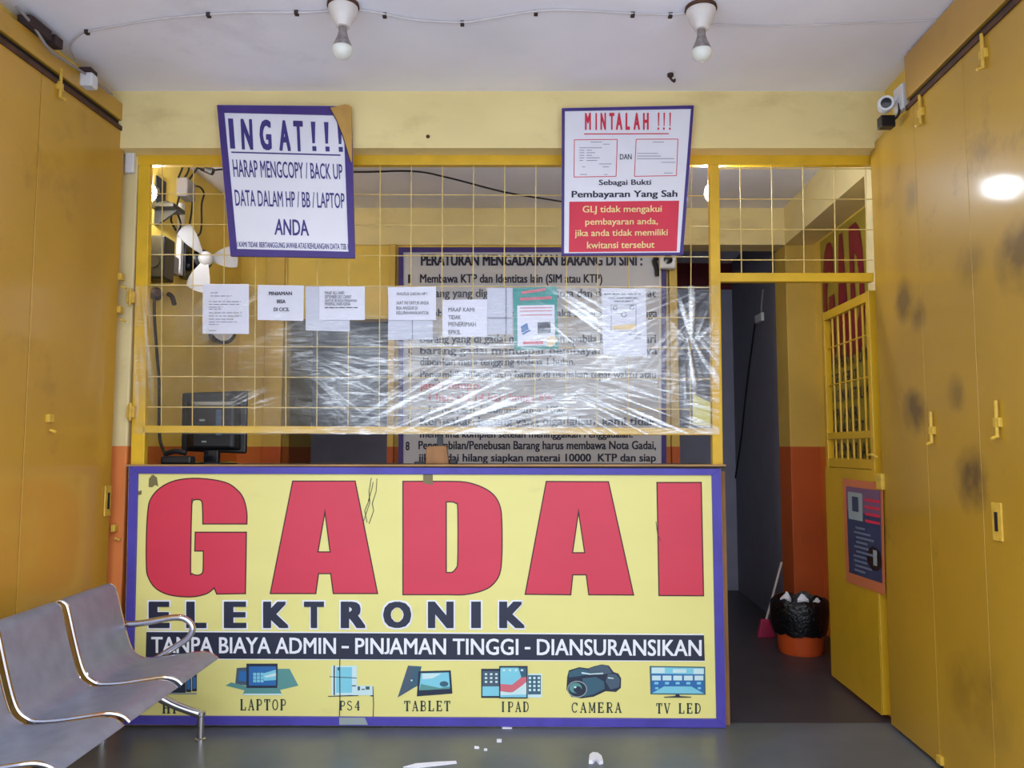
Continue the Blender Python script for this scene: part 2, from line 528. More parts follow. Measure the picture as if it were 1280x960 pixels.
# back room
YE = 3.68
zm = at(900, 362, YE).z
struct(MB().box(-2.3, 2.5, YE, YE + 0.2, 0, zm).build('wall_end', 'greywall'))
struct(MB().box(-2.3, 2.5, YE, YE + 0.2, zm, CEIL).build('trim_4', 'maroon'))
xs0, xs1 = at(976, 600, YP + 0.25).x, at(920, 600, YE).x
struct(MB().hexa([(xs0, YP + 0.25, 0), (2.5, YP + 0.25, 0), (2.5, YE, 0), (xs1, YE, 0)], [(xs0, YP + 0.25, CEIL), (2.5, YP + 0.25, CEIL), (2.5, YE, CEIL), (xs1, YE, CEIL)]).build('wall_passage', 'sidegrey'))

def smudges(m, spots, colour):
    n, L = m.node_tree.nodes, m.node_tree.links
    pb = n['Principled BSDF']
    src = pb.inputs['Base Color'].links[0].from_socket
    g = n.new('ShaderNodeNewGeometry')
    no = n.new('ShaderNodeTexNoise')
    no.inputs['Scale'].default_value = 9
    no.inputs['Detail'].default_value = 6
    L.new(g.outputs['Position'], no.inputs['Vector'])
    for (p_, rad, amt) in spots:
        vm = n.new('ShaderNodeVectorMath')
        vm.operation = 'DISTANCE'
        L.new(g.outputs['Position'], vm.inputs[0])
        vm.inputs[1].default_value = p_
        a = n.new('ShaderNodeMapRange')
        a.inputs[1].default_value, a.inputs[2].default_value = rad, 0.0
        L.new(vm.outputs['Value'], a.inputs[0])
        b_ = n.new('ShaderNodeMath')
        b_.operation = 'MULTIPLY'
        L.new(a.outputs[0], b_.inputs[0])
        L.new(no.outputs[0], b_.inputs[1])
        c = n.new('ShaderNodeMapRange')
        c.inputs[1].default_value, c.inputs[2].default_value, c.inputs[4].default_value = 0.12, 0.42, amt
        L.new(b_.outputs[0], c.inputs[0])
        mx = n.new('ShaderNodeMix')
        mx.data_type = 'RGBA'
        L.new(c.outputs[0], mx.inputs[0])
        L.new(src, mx.inputs[6])
        mx.inputs[7].default_value = S(*colour)
        src = mx.outputs[2]
    L.new(src, pb.inputs['Base Color'])
_pr = fw(1.84, -0.05, SL)
smudges(M['doorold'], [(tuple(_pr(*q)), r, a) for q, r, a in (((1130, 375), .16, .7), ((1148, 395), .12, .6), ((1143, 515), .17, .85), ((1195, 492), .12, .6), ((1214, 600), .20, .95), ((1274, 320), .22, .8), ((1212, 330), .16, .4), ((1140, 245), .12, .45), ((1232, 880), .3, .3), ((1200, 860), .2, .3))], (92, 66, 22))
# ------------------------------------------------------------------ folding doors along both sides of the porch
def fold(name, fx, s, seams, m, zt, gap, label):
    root = thing(name, label, 'folding door', (fx(-0.8), -0.8, 0))
    root['kind'] = 'structure'
    for i, (a, c) in enumerate(zip(seams[:-1], seams[1:])):
        ya, yc = a - D - gap, c - D + gap
        q = [(fx(ya), ya, 0.015), (fx(yc), yc, 0.015), (fx(yc), yc, zt), (fx(ya), ya, zt)]
        MB().slab(q, (s * 0.04, 0, 0)).build('leaf', m, root, bevel=0.0012, seg=1)
    return root
ZTR, ZTL = 2.895, 2.955
doorR = fold('door_2', xR, 1, [4.0, 3.5, 3.06, 2.6, 2.15, 1.7], 'doorold', ZTR, 0.0008, 'stained mustard folding door beside the metal gate')
doorL = fold('door_1', xL, -1, [3.98, 3.32, 2.66, 2.0], 'door', ZTL, 0.003, 'smooth mustard folding door behind the steel bench')
def fascia(name, fx, s, y0, y1, z0, z1, slot):
    r = MB()
    q = [(fx(y0) - s * 0.005, y0, z0), (fx(y1) - s * 0.005, y1, z0), (fx(y1) - s * 0.005, y1, z1), (fx(y0) - s * 0.005, y0, z1)]
    r.slab(q, (s * 0.065, 0, 0))
    ob = struct(r.build(name, 'door', bevel=0.004))
    q = [(fx(y0) + s * 0.012, y0, slot), (fx(y1) + s * 0.012, y1, slot), (fx(y1) + s * 0.012, y1, z0), (fx(y0) + s * 0.012, y0, z0)]
    MB().slab(q, (s * 0.03, 0, 0)).build('track_slot', 'darkgap', ob)
    q = [(fx(y0) - s * 0.008, y0, slot - 0.022), (fx(y1) - s * 0.008, y1, slot - 0.022), (fx(y1) - s * 0.008, y1, slot), (fx(y0) - s * 0.008, y0, slot)]
    MB().slab(q, (s * 0.03, 0, 0)).build('track', 'rust', ob)
    return ob
fascia('trim_5', xR, 1, YF, -0.5, 2.945, 3.15, 2.915)
fascia('trim_6', xL, -1, YF, -0.08, 3.005, 3.095, 2.975)
PR, PL = fw(1.84 - 0.004, -0.05, SL), fw(-1.98 + 0.004, -0.05, SL)
def bolt(parent, plane, s, px, py, ln=34, up=True, wd=7):
    c = plane(px, py)
    mb = MB()
    mb.box(c.x - 0.011, c.x + 0.011, c.y - 0.020, c.y + 0.020, c.z - 0.018, c.z + 0.018)
    hub = mb.build('bolt_guide', 'brass', parent, bevel=0.004)
    d_ = 0.08 if up else -0.05
    MB().tube([(c.x - s * 0.006, c.y, c.z - 0.055), (c.x - s * 0.006, c.y, c.z + d_)], 0.007).tube([(c.x - s * 0.006, c.y, c.z - 0.05), (c.x - s * 0.03, c.y, c.z - 0.06)], 0.006).build('bolt_rod', 'brass', parent, smooth=True)
bolt(doorR, PR, 1, 1152, 141)
bolt(doorR, PR, 1, 1230, 68)
bolt(doorR, PR, 1, 1166, 538)
bolt(doorR, PR, 1, 1248, 528)
bolt(doorR, PR, 1, 1176, 950, up=False)
bolt(doorL, PL, -1, 74, 108)
bolt(doorL, PL, -1, 62, 523, up=False)
bolt(doorL, PL, -1, 143, 660, up=False)
bolt(doorL, PL, -1, 150, 387, up=False)
bolt(doorL, PL, -1, 151, 346, up=False)
def slot(parent, plane, s, px, py, hgt=34):
    a, c = plane(px, py), plane(px, py + hgt)
    MB().box(a.x - 0.004, a.x + 0.004, a.y - 0.03, a.y + 0.03, c.z - 0.02, a.z + 0.02).build('lock_plate', 'brass', parent, bevel=0.003)
    MB().box(a.x - 0.007, a.x + 0.007, a.y - 0.008, a.y + 0.008, c.z + 0.015, a.z - 0.015).build('lock_slot', 'darkgap', parent)
slot(doorR, PR, 1, 1246, 635)
slot(doorL, PL, -1, 135, 612, 28)

# ------------------------------------------------------------------ window grille
def bar(x0, y0, x1, y1, Y, th, mb):
    p = fy(Y)
    q = [p(x0, y0), p(x1, y0), p(x1, y1), p(x0, y1)]
    return mb.slab(q, (0, th, 0))
def barq(q, Y, th, mb):
    p = fy(Y)
    return mb.slab([p(*k) for k in q], (0, th, 0))
YG = -0.02
gr = thing('security_grille', 'yellow painted steel window grille with wire squares above the counter', 'grille', at(530, 583, 0))
barq([(172, 190), (1092, 194), (1092, 206), (172, 206)], YG, 0.04, MB()).build('top_rail', 'rail', gr, bevel=0.003)
barq([(173, 206), (187, 206), (180, 583), (163, 583)], YG, 0.04, MB()).build('post', 'rail', gr, bevel=0.003)
barq([(887, 206), (899, 206), (904, 585), (891, 585)], YG, 0.04, MB()).build('post', 'rail', gr, bevel=0.003)
barq([(179, 532), (891, 535), (891, 544), (178, 541)], YG, 0.04, MB()).build('sill_rail', 'rail', gr, bevel=0.003)
barq([(899, 341), (1092, 341), (1092, 352), (899, 352)], YG, 0.04, MB()).build('door_lintel', 'rail', gr, bevel=0.003)
mb = MB()
p = fy(0.0)
for k in range(18):
    x = 203 + 38.9 * k
    mb.tube([p(x, 206), p(x - 1.5, 536)], 0.0026, 6)
for k in range(9):
    y = 204 + 38.1 * k
    mb.tube([p(184, y), p(889, y + 3)], 0.0026, 6)
mb.build('wire_mesh', 'wire', gr, smooth=True)
mb = MB()
for k in range(5):
    x = 925 + 39.2 * k
    mb.tube([p(x, 206), p(x + 2, 345)], 0.0026, 6)
for k in range(4):
    y = 211 + 38 * k
    mb.tube([p(897, y), p(1091, y)], 0.0026, 6)
mb.build('wire_mesh', 'wire', gr, smooth=True)
for y in (372, 515):
    c = at(165, y, -0.03)
    MB().box(c.x - 0.02, c.x + 0.02, c.y - 0.02, c.y + 0.012, c.z - 0.03, c.z + 0.03).tube([(c.x, c.y - 0.02, c.z - 0.045), (c.x, c.y - 0.02, c.z + 0.045)], 0.008).build('hinge', 'brass', gr, bevel=0.003)

# ------------------------------------------------------------------ counter and the big banner
YN = -0.05
ct = thing('counter', 'dark timber counter with worn top edge behind the big yellow banner', 'counter', (at(530, 583, 0).x, 0.25, 0))
zc = at(530, 580, 0).z
xa, xb = at(164, 583, 0).x, at(904, 583, 0).x
MB().box(xa, xb, -0.035, 0.5, zc - 0.035, zc - 0.006).build('top', 'counter', ct)
zb_top = at(530, 584, YN - 0.02).z
MB().box(xa, xb, -0.062, -0.036, zb_top + 0.003, zc - 0.001).build('edge_strip', 'wood', ct, bevel=0.003)
MB().box(xa + 0.01, xb - 0.02, -0.03, 0.0, 0, zc - 0.035).build('front_panel', 'brownwood', ct)
MB().box(xb - 0.03, xb, -0.03, 0.5, 0, zc - 0.036).build('end_panel', 'brownwood', ct)
MB().box(xa, xa + 0.03, 0.0, 0.5, 0, zc - 0.036).build('end_panel', 'brownwood', ct)

bn = thing('signboard', 'big yellow pawnshop banner with red letters on the counter front', 'sign', at(531, 908, YN))
pb = fy(YN - 0.012)
OUT = [(161, 583), (901, 586), (908, 910), (154, 906)]
INN = [(172, 592), (890, 594), (896, 899), (165, 895)]
MB().slab([fy(YN - 0.01)(*k) for k in OUT], (0, 0.02, 0)).build('panel', 'bannery', bn)
p2 = fy(YN - 0.022)
mb = MB()
for i in range(4):
    j = (i + 1) % 4
    mb.slab([p2(*OUT[i]), p2(*OUT[j]), p2(*INN[j]), p2(*INN[i])], (0, 0.02, 0))
mb.build('frame', 'blueframe', bn, bevel=0.002)
def lay(k):
    return fy(YN - 0.0105 - 0.0006 * k)
def z1(l): return [(150 + x / 3.368, 570 + y / 3.368) for x, y in l]
def z2(l): return [(520 + x / 3.2, 570 + y / 3.2) for x, y in l]
def smooth_loop(pts, k=4):
    n = len(pts)
    out = []
    for i in range(n):
        p0, p1, p2_, p3 = (Vector(pts[(i + d) % n]) for d in (-1, 0, 1, 2))
        for j in range(k):
            t = j / k
            v = 0.5 * ((2 * p1) + (p2_ - p0) * t + (2 * p0 - 5 * p1 + 4 * p2_ - p3) * t * t + (3 * p1 - p0 - 3 * p2_ + p3) * t ** 3)
            out.append((v.x, v.y))
    return out
def sm_open(pts, k=4):
    return [(v.x, v.y) for v in spline([Vector((x, y)) for x, y in pts], k)]
G_ = sm_open([(533, 285), (533, 240), (521, 185), (494, 145), (440, 111), (330, 95), (235, 104), (170, 135), (131, 180), (118, 235), (112, 350), (112, 455), (118, 505), (150, 555), (210, 584), (300, 592), (365, 578), (397, 553)]) \
    + [(408, 580), (527, 578), (531, 322), (318, 322), (316, 399), (352, 399)] + sm_open([(352, 399), (351, 475), (345, 496), (325, 503), (303, 496), (296, 475), (301, 205), (308, 186), (328, 182), (342, 187), (348, 205), (350, 283)]) + [(350, 285)]
letters = [
    [z1(G_)],
    [z1([(728, 107), (989, 107), (1083, 578), (899, 578), (888, 494), (835, 494), (823, 578), (634, 578)]), z1([(863, 228), (886, 405), (832, 405)])],
    [[(504, 602)] + sm_open([(560, 602), (582, 603), (602, 609), (617, 619), (625, 634), (627, 655), (627, 695), (624, 718), (614, 732), (600, 739), (580, 743), (560, 743)]) + [(504, 743)],
     [(557.5, 627)] + sm_open([(565, 627), (570, 629), (572.5, 636), (572.5, 700), (570, 711), (565, 716)]) + [(557.5, 716)]],
    [z2([(522, 103), (769, 104), (869, 555), (692, 554), (682, 474), (626, 474), (618, 554), (438, 552)]), z2([(650, 215), (676, 388), (625, 388)])],
    [z2([(965, 107), (1140, 107), (1149, 558), (973, 557)])],
]
mb = MB()
for L_ in letters:
    shape(mb, L_, lay(1), 1, 1.1)
    shape(mb, L_, lay(2), 0, -0.4)
el = [('E', 186, 212), ('L', 233, 258), ('E', 280, 308), ('K', 329, 361), ('T', 380, 405), ('R', 426, 457), ('O', 479, 514), ('N', 535, 567), ('I', 589, 601), ('K', 624, 656)]
for ch, a, c in el:
    y0, y1 = 752, 785
    q = rect(a, y0, c, y1)
    q2 = rect(a - 2, y0 - 2, c + 2, y1 + 2)
    bd = 0.06
    if ch == 'I':
        poly(mb, q2, lay(1), 2)
        poly(mb, q, lay(7), 3)
    else:
        word(mb, ch, q2, lay(1), 2, bd + 0.03)
        word(mb, ch, q, lay(7), 3, bd)
poly(mb, [(183, 788.5), (880, 792.5), (881, 827), (182, 824)], lay(1), 2)
poly(mb, [(183, 790), (880, 794), (881, 826), (182, 823)], lay(2), 3)
def lerpq(x0, x1, ya, yb, yc, yd):
    return [(x0, ya), (x1, yb), (x1, yd), (x0, yc)]
for t_, a, c in (('TANPA BIAYA ADMIN', 189, 420), ('-', 427, 436), ('PINJAMAN TINGGI', 444, 648), ('-', 656, 663), ('DIANSURANSIKAN', 671, 877)):
    k0, k1 = (a - 183) / 697 * 4, (c - 183) / 697 * 4
    if t_ == '-':
        word(mb, t_, lerpq(a, c, 806 + k0, 806 + k1, 809 + k0, 809 + k1), lay(3), 2, 0.0)
    else:
        word(mb, t_, lerpq(a, c, 796 + k0, 796 + k1, 816 + k0, 816 + k1), lay(3), 2, 0.018)
for t_, a, c, y0, y1, wl in (('HP', 203, 225, 878, 892, 9.5), ('LAPTOP', 300, 358, 874, 888, 8), ('PS', 424, 441, 876, 888, 8), ('4', 443, 450, 876, 888, 7), ('TABLET', 505, 563, 876, 889, 8), ('IPAD', 625, 661, 877, 890, 7.5), ('CAMERA', 714, 777, 878, 891, 8.5), ('TV', 820, 838, 879, 892, 8), ('LED', 848, 876, 879, 892, 8)):
    serif(mb, t_, spread(t_, a, c, y0, y1, wl), lay(1), 4)
M['captionink'] = mat('caption_ink', (44, 62, 62), 0.5)
mb.build('lettering', ['bannerr', 'outline', 'white', 'navy', 'captionink'], bn)

def C(n, *rgb, **k):
    M[n] = mat(n, rgb, 0.5, var=0.02, **k)
    return n
C('pic_dark', 34, 44, 66); C('pic_slate', 74, 92, 112); C('pic_teal', 92, 150, 148); C('pic_blue', 46, 110, 178); C('pic_sky', 130, 206, 226); C('pic_pale', 206, 232, 236)
C('pic_pink', 214, 108, 122); C('pic_mid', 58, 96, 118); C('pic_line', 70, 90, 96); C('pic_grey', 150, 160, 160)
PIC = ['pic_dark', 'pic_slate', 'pic_teal', 'pic_blue', 'pic_sky', 'pic_pale', 'pic_pink', 'pic_mid', 'pic_line', 'pic_grey']
def picture(name, items):
    mb = MB()
    for k, (m_, pts) in enumerate(items):
        poly(mb, pts, lay(1 + k * 0.35), PIC.index(m_))
    return mb.build(name, PIC, bn)
def r4(x0, y0, x1, y1): return rect(x0, y0, x1, y1)
# laptops
it = [('pic_slate', [(296, 835), (312, 834), (310, 857), (294, 855)]), ('pic_blue', [(299, 839), (309, 839), (308, 852), (298, 851)]), ('pic_teal', [(289, 853), (310, 858), (306, 863), (282, 857)]),
      ('pic_teal', [(345, 836), (362, 836), (373, 857), (348, 863)]), ('pic_dark', r4(308, 829.5, 347, 863.5)), ('pic_blue', r4(311, 833, 345, 857)), ('pic_sky', [(328, 842), (345, 837), (345, 850), (330, 851)]),
      ('pic_pale', [(330, 845), (345, 841), (345, 845), (332, 847)]), ('pic_teal', [(307, 860), (349, 860), (353, 869), (303, 869)]), ('pic_pale', [(305, 867), (352, 867), (353, 869), (303, 869)])]
for i in range(3):
    for j in range(3):
        it.append(('pic_sky', r4(316.5 + i * 4.6, 841 + j * 4.2, 320.2 + i * 4.6, 844.6 + j * 4.2)))
picture('laptop_picture', it)
it = [('pic_dark', r4(204, 846, 232, 866)), ('pic_slate', r4(206, 852, 226, 860)), ('pic_dark', r4(232.5, 845, 239, 865)), ('pic_dark', r4(240, 843, 246, 864)), ('pic_blue', r4(233.5, 848, 238, 862)), ('pic_blue', r4(241, 846, 245, 861)), ('pic_grey', r4(204, 866, 246, 868))]
picture('phone_picture', it)
it = [('pic_pale', r4(414, 832, 446, 869)), ('pic_sky', r4(420, 834, 440, 866)), ('pic_dark', r4(417, 832, 418.6, 869)), ('pic_slate', r4(422, 834, 424, 838)), ('pic_line', [(412, 845.4), (446, 847), (446, 848), (412, 846.4)]), ('pic_dark', [(410, 870), (448, 868.5), (448, 870), (410, 871)]),
      ('pic_pale', r4(440, 857, 466, 869)), ('pic_line', r4(440, 856.5, 445, 858)), ('pic_line', r4(447, 858, 450, 863)), ('pic_line', r4(452, 861, 456, 862.4)), ('pic_line', r4(457, 858, 462, 862)), ('pic_dark', r4(463, 869, 467, 870.5))]
picture('console_picture', it)
it = [('pic_slate', [(510, 832), (527, 833), (522, 857), (497, 872)]), ('pic_mid', [(519, 833), (527, 833), (521, 858), (512, 862)]), ('pic_pale', r4(513.5, 849.5, 515.5, 851.5)), ('pic_dark', [(523, 839), (563.5, 838), (565.5, 867), (521, 870.5)]),
      ('pic_sky', [(526, 841.5), (561, 840.5), (562.5, 860), (524, 862.5)]), ('pic_pale', [(528, 842), (552, 842), (540, 848), (528, 849)]), ('pic_teal', [(526, 855), (550, 860), (562, 858), (562.5, 861), (524.5, 863)]), ('pic_mid', arc(555, 855, 5.5, 3.5, 0, 350, 12))]
picture('tablet_picture', it)
it = [('pic_dark', r4(601.5, 836, 626, 872.5)), ('pic_slate', r4(603, 838.5, 624, 870)), ('pic_sky', r4(603, 858, 624, 870)), ('pic_pale', r4(659, 842, 677.5, 872)), ('pic_mid', r4(660, 844, 676, 868))]
for i in range(3):
    for j in range(3):
        it.append(('pic_pale', r4(606 + i * 6.5, 841.5 + j * 4.8, 609 + i * 6.5, 844 + j * 4.8)))
for i in range(3):
    for j in range(4):
        it.append(('pic_pale', r4(661 + i * 5.5, 846 + j * 5, 664 + i * 5.5, 849 + j * 5)))
it += [('pic_dark', r4(624, 832.5, 659.5, 873)), ('pic_sky', r4(625.5, 834.5, 658, 871.5)), ('pic_pink', [(625.5, 855), (640, 856), (650, 848), (658, 836), (658, 852), (645, 864), (632, 866), (625.5, 864)]), ('pic_pale', [(625.5, 864), (640, 866), (658, 853), (658, 868), (625.5, 869)]), ('pic_mid', [(648, 834.5), (658, 834.5), (658, 846), (652, 847)])]
for i in range(4):
    it.append(('pic_pale', r4(628.5 + i * 7.5, 836.5, 631.5 + i * 7.5, 839)))
picture('ipad_picture', it)
it = [('pic_dark', [(709, 846), (711, 838), (724, 834), (735, 835.5), (742, 833), (752, 830.5), (761, 832), (767, 840), (773, 842), (776.5, 848), (776, 860), (770, 865), (757, 864), (742, 871), (727, 873), (714, 871), (708, 862)]),
      ('pic_slate', [(735, 836), (752, 831), (760, 833), (765, 841), (748, 844), (738, 841)]), ('pic_mid', [(711, 840), (724, 835.5), (734, 837), (740, 842), (725, 845), (711, 847)]), ('pic_pale', [(727, 840), (738, 842), (754, 841), (754, 842.4), (737, 843.4), (727, 842)]),
      ('pic_slate', [(760, 842), (770, 843), (775, 849), (774, 859), (763, 862), (757, 852)]), ('pic_mid', [(728, 848), (745, 846), (755, 852), (756, 861), (742, 868), (730, 871)]), ('pic_grey', arc(721.5, 861.5, 12.5, 10.5, 0, 350, 24)), ('pic_dark', arc(721.5, 861.5, 11.2, 9.2, 0, 350, 24)),
      ('pic_teal', arc(719.5, 860, 8, 6.5, 0, 350, 20)), ('pic_dark', arc(722, 862, 5, 4.2, 0, 350, 16)), ('pic_pale', arc(719, 859, 1.6, 1.3, 0, 350, 10)), ('pic_pale', [(760, 846.5), (767, 847.5), (767, 848.6), (760, 848)])]
picture('camera_picture', it)
it = [('pic_mid', [(812, 832.5), (881.5, 833.5), (882, 868.5), (813, 868)]), ('pic_blue', [(814, 834), (880, 835), (880, 867), (815, 866.5)]), ('pic_sky', [(814, 834), (880, 835), (880, 843), (814, 842)]), ('pic_sky', [(830, 858), (864, 858), (880, 867), (815, 866.5)])]
it += [('pic_pale', r4(815, 834.5, 831, 841.5)), ('pic_pale', r4(867, 836, 879.5, 842.5)), ('pic_pale', r4(841, 836.5, 858, 841))]
for i in range(5):
    it.append(('pic_pale', r4(815 + i * 13.3, 844.5, 826 + i * 13.3, 850.5)))
    it.append(('pic_sky', r4(818 + i * 13.3, 852.5, 823 + i * 13.3, 855.5)))
    it.append(('pic_sky', r4(819 + i * 13.3, 859, 823 + i * 13.3, 861.5)))
it += [('pic_dark', [(845, 868), (849, 868), (850, 870), (864, 871), (864, 872), (830, 872), (830, 871), (844, 870)])]
picture('television_picture', it)
# wear on the banner: scribbles, stains, a crack, a patch of tape
C('scuff', 120, 108, 70); C('scuffdark', 60, 48, 44)
mb = MB()
sc = lambda x, y: (150 + x / 3.368, 570 + y / 3.368)
for ln in ([(1058, 92), (1048, 150), (1052, 195), (1030, 260), (1022, 285)], [(1082, 95), (1078, 150), (1062, 200), (1068, 230), (1048, 285)], [(1052, 180), (1030, 230), (1040, 280)], [(1066, 110), (1060, 140), (1045, 190)]):
    stroke(mb, [sc(*q) for q in ln], 0.8, lay(4), 1)
poly(mb, [sc(*q) for q in [(120, 130), (122, 95), (138, 78), (155, 90), (161, 128), (148, 122), (135, 132)]], lay(4), 0)
poly(mb, [(172, 614), (177, 613), (177, 618), (172, 619)], lay(4), 0)
stroke(mb, [(425, 806), (424.6, 835), (425, 870), (424, 905)], 1.1, lay(4), 1)
stroke(mb, [(466, 858), (467, 880), (466, 904)], 1.0, lay(4), 1)
poly(mb, [(529, 587), (541, 587), (541, 606), (529, 604)], lay(4), 0)
stroke(mb, [(820, 652), (822, 668), (826, 676)], 0.8, lay(4), 1)
poly(mb, [(424, 897), (456, 897), (460, 906), (424, 906)], fy(YN - 0.023), 2)
mb.build('scuffs', ['scuff', 'scuffdark', 'pic_grey'], bn)

# ------------------------------------------------------------------ the two hanging notices
def notice(name, label, quad, inner, Y, framem, grp=None):
    root = thing(name, label, 'sign', fy(Y)(*quad[3]))
    MB().slab([fy(Y)(*k) for k in quad], (0, 0.012, 0)).build('panel', 'signwhite', root)
    mb = MB()
    p3 = fy(Y - 0.006)
    for i in range(4):
        j = (i + 1) % 4
        mb.slab([p3(*quad[i]), p3(*quad[j]), p3(*inner[j]), p3(*inner[i])], (0, 0.012, 0))
    mb.build('frame', framem, root, bevel=0.0015)
    p4 = fy(Y + 0.012)
    MB().slab([p4(*k) for k in quad], (0, 0.018, 0)).build('backing_frame', 'tan', root)
    return root
YS = -0.16
q1 = [(271, 131), (439, 132.5), (443.5, 322.5), (288, 320)]
i1 = [(280, 140.5), (429, 144), (435.5, 314.5), (296, 311)]
s1 = notice('notice_board', 'white hanging notice in purple lettering with a torn corner', q1, i1, YS, 'purple')
z5 = lambda x, y: (260 + x / 4.571, 120 + y / 4.571)
mb = MB()
pt = fy(YS - 0.0012)
def wq(t_, tl, tr, br, bl, m_=0, bold=0.0, mbx=None, pl=None, space=1.0):
    word(mbx or mb, t_, [z5(*tl), z5(*tr), z5(*br), z5(*bl)], pl or pt, m_, bold, space)
for t_, a, c in (('N', 190, 255), ('G', 295, 362), ('A', 405, 470), ('T', 490, 545)):
    k = (a - 115) / 640 * 22
    wq(t_, (a - 4, 128 + k), (c - 4, 130 + k), (c + 4, 305 + k), (a + 4, 303 + k), 0, 0.05)
poly(mb, [z5(*q) for q in [(114, 128), (143, 129), (156, 301), (127, 300)]], pt, 0)
for a in (587, 662, 738):
    k = (a - 587) * 0.03
    poly(mb, [z5(*q) for q in [(a, 146 + k), (a + 26, 147 + k), (a + 24, 270 + k), (a + 9, 270 + k)]], pt, 0)
    poly(mb, [z5(*q) for q in [(a + 8, 286 + k), (a + 32, 287 + k), (a + 33, 315 + k), (a + 10, 314 + k)]], pt, 0)
poly(mb, [z5(*q) for q in [(133, 317), (757, 334), (757, 342), (133, 325)]], pt, 0)
wq('HARAP MENGCOPY / BACK UP', (138, 362), (766, 390), (770, 476), (148, 462), 0, 0.012)
wq('DATA DALAM HP / BB / LAPTOP', (150, 535), (779, 556), (781, 642), (158, 627), 0, 0.012)
wq('ANDA', (384, 702), (570, 708), (578, 799), (380, 793), 0, 0.02)
wq('( KAMI TIDAK BERTANGGUNG JAWAB ATAS KEHILANGAN DATA TSB )', (164, 832), (800, 845), (801, 878), (166, 862), 0, 0.02)
mb.build('lettering', ['printpurple'], s1)
mb = MB()
shape(mb, [[z5(*q) for q in [(695, 68), (780, 48), (803, 50), (820, 60), (823, 380), (812, 372), (800, 330), (770, 230), (735, 140)]]], fy(YS - 0.0085), 0)
stroke(mb, [z5(*q) for q in [(695, 68), (735, 140), (770, 230), (800, 330), (812, 374)]], 1.2, fy(YS - 0.0088), 1)
mb.build('torn_corner', ['tan', 'printink'], s1)
q2_ = [(702.5, 135), (867.5, 131.5), (854, 318.5), (702, 319.5)]
i2 = [(706, 138.5), (864, 135.5), (850, 315.5), (705, 316.5)]
s2 = notice('notice_board', 'white hanging notice in red lettering with a red block below', q2_, i2, YS, 'purple')
z6 = lambda x, y: (690 + x / 4.571, 120 + y / 4.571)
z5_old = z5
z5 = z6
mb = MB()
for t_, a, c in (('M', 188, 222), ('N', 277, 308), ('T', 327, 356), ('A', 365, 402), ('L', 420, 445), ('A', 466, 502), ('H', 520, 552)):
    wq(t_, (a, 97), (c, 96), (c, 193), (a, 194), 1, 0.05)
poly(mb, [z5(*q) for q in [(248, 97), (257, 97), (257, 194), (248, 194)]], pt, 1)
for a in (605, 637, 671):
    poly(mb, [z5(*q) for q in [(a, 95), (a + 9, 95), (a + 6, 172), (a + 1, 172)]], pt, 1)
    poly(mb, [z5(*q) for q in [(a - 2, 180), (a + 7, 180), (a + 7, 193), (a - 2, 193)]], pt, 1)
poly(mb, [z5(*q) for q in [(183, 214), (668, 212), (668, 218), (183, 220)]], pt, 1)
def outline_box(q, wd, m_):
    for i in range(4):
        stroke(mb, [z5(*q[i]), z5(*q[(i + 1) % 4])], wd, pt, m_)
outline_box([(128, 250), (373, 248), (366, 459), (126, 463)], 0.9, 1)
outline_box([(481, 247), (720, 246), (711, 455), (471, 459)], 0.9, 1)
for y, a, c in ((263, 220, 285), (275, 292, 330), (296, 157, 285), (310, 157, 185), (310, 197, 228), (324, 157, 185), (324, 197, 246), (339, 157, 185), (339, 197, 228), (353, 157, 185), (353, 197, 272), (368, 157, 178), (368, 197, 258), (388, 270, 340), (405, 172, 190), (405, 290, 325), (448, 160, 200), (448, 298, 318),
                (263, 576, 640), (328, 486, 606), (343, 486, 622), (358, 486, 698), (379, 625, 705), (440, 640, 690)):
    stroke(mb, [z5(a, y), z5(c, y)], 0.7, pt, 3)
wq('DAN', (388, 332), (455, 331), (455, 362), (388, 363), 2, 0.01)
wq('Sebagai Bukti', (268, 478), (566, 476), (566, 517), (268, 519), 2, 0.02)
wq('Pembayaran Yang Sah', (112, 542), (718, 538), (716, 588), (112, 592), 2, 0.025)
poly(mb, [z5(*q) for q in [(99, 604), (727, 598), (713, 887), (96, 892)]], pt, 1)
pt2 = fy(YS - 0.002)
wq('GLJ tidak mengakui', (175, 628), (628, 624), (626, 674), (175, 678), 4, 0.015, pl=pt2)
wq('pembayaran anda,', (190, 700), (606, 697), (605, 744), (190, 748), 4, 0.015, pl=pt2)
wq('jika anda tidak memiliki', (130, 764), (662, 760), (660, 808), (130, 814), 4, 0.015, pl=pt2)
wq('kwitansi tersebut', (200, 832), (587, 829), (585, 868), (200, 872), 4, 0.015, pl=pt2)
mb.build('lettering', ['printpurple', 'printred', 'printink', 'greyink', 'printcream'], s2)
for (s_, pts) in ((s1, ((300, 132), (410, 133))), (s2, ((730, 134), (840, 133)))):
    for (x, y) in pts:
        c = at(x, y + 12, YS + 0.03)
        MB().tube([(c.x, YS + 0.03, c.z), (c.x, YB + 0.002, c.z)], 0.005, 8).build('hanger', 'rust', s_)

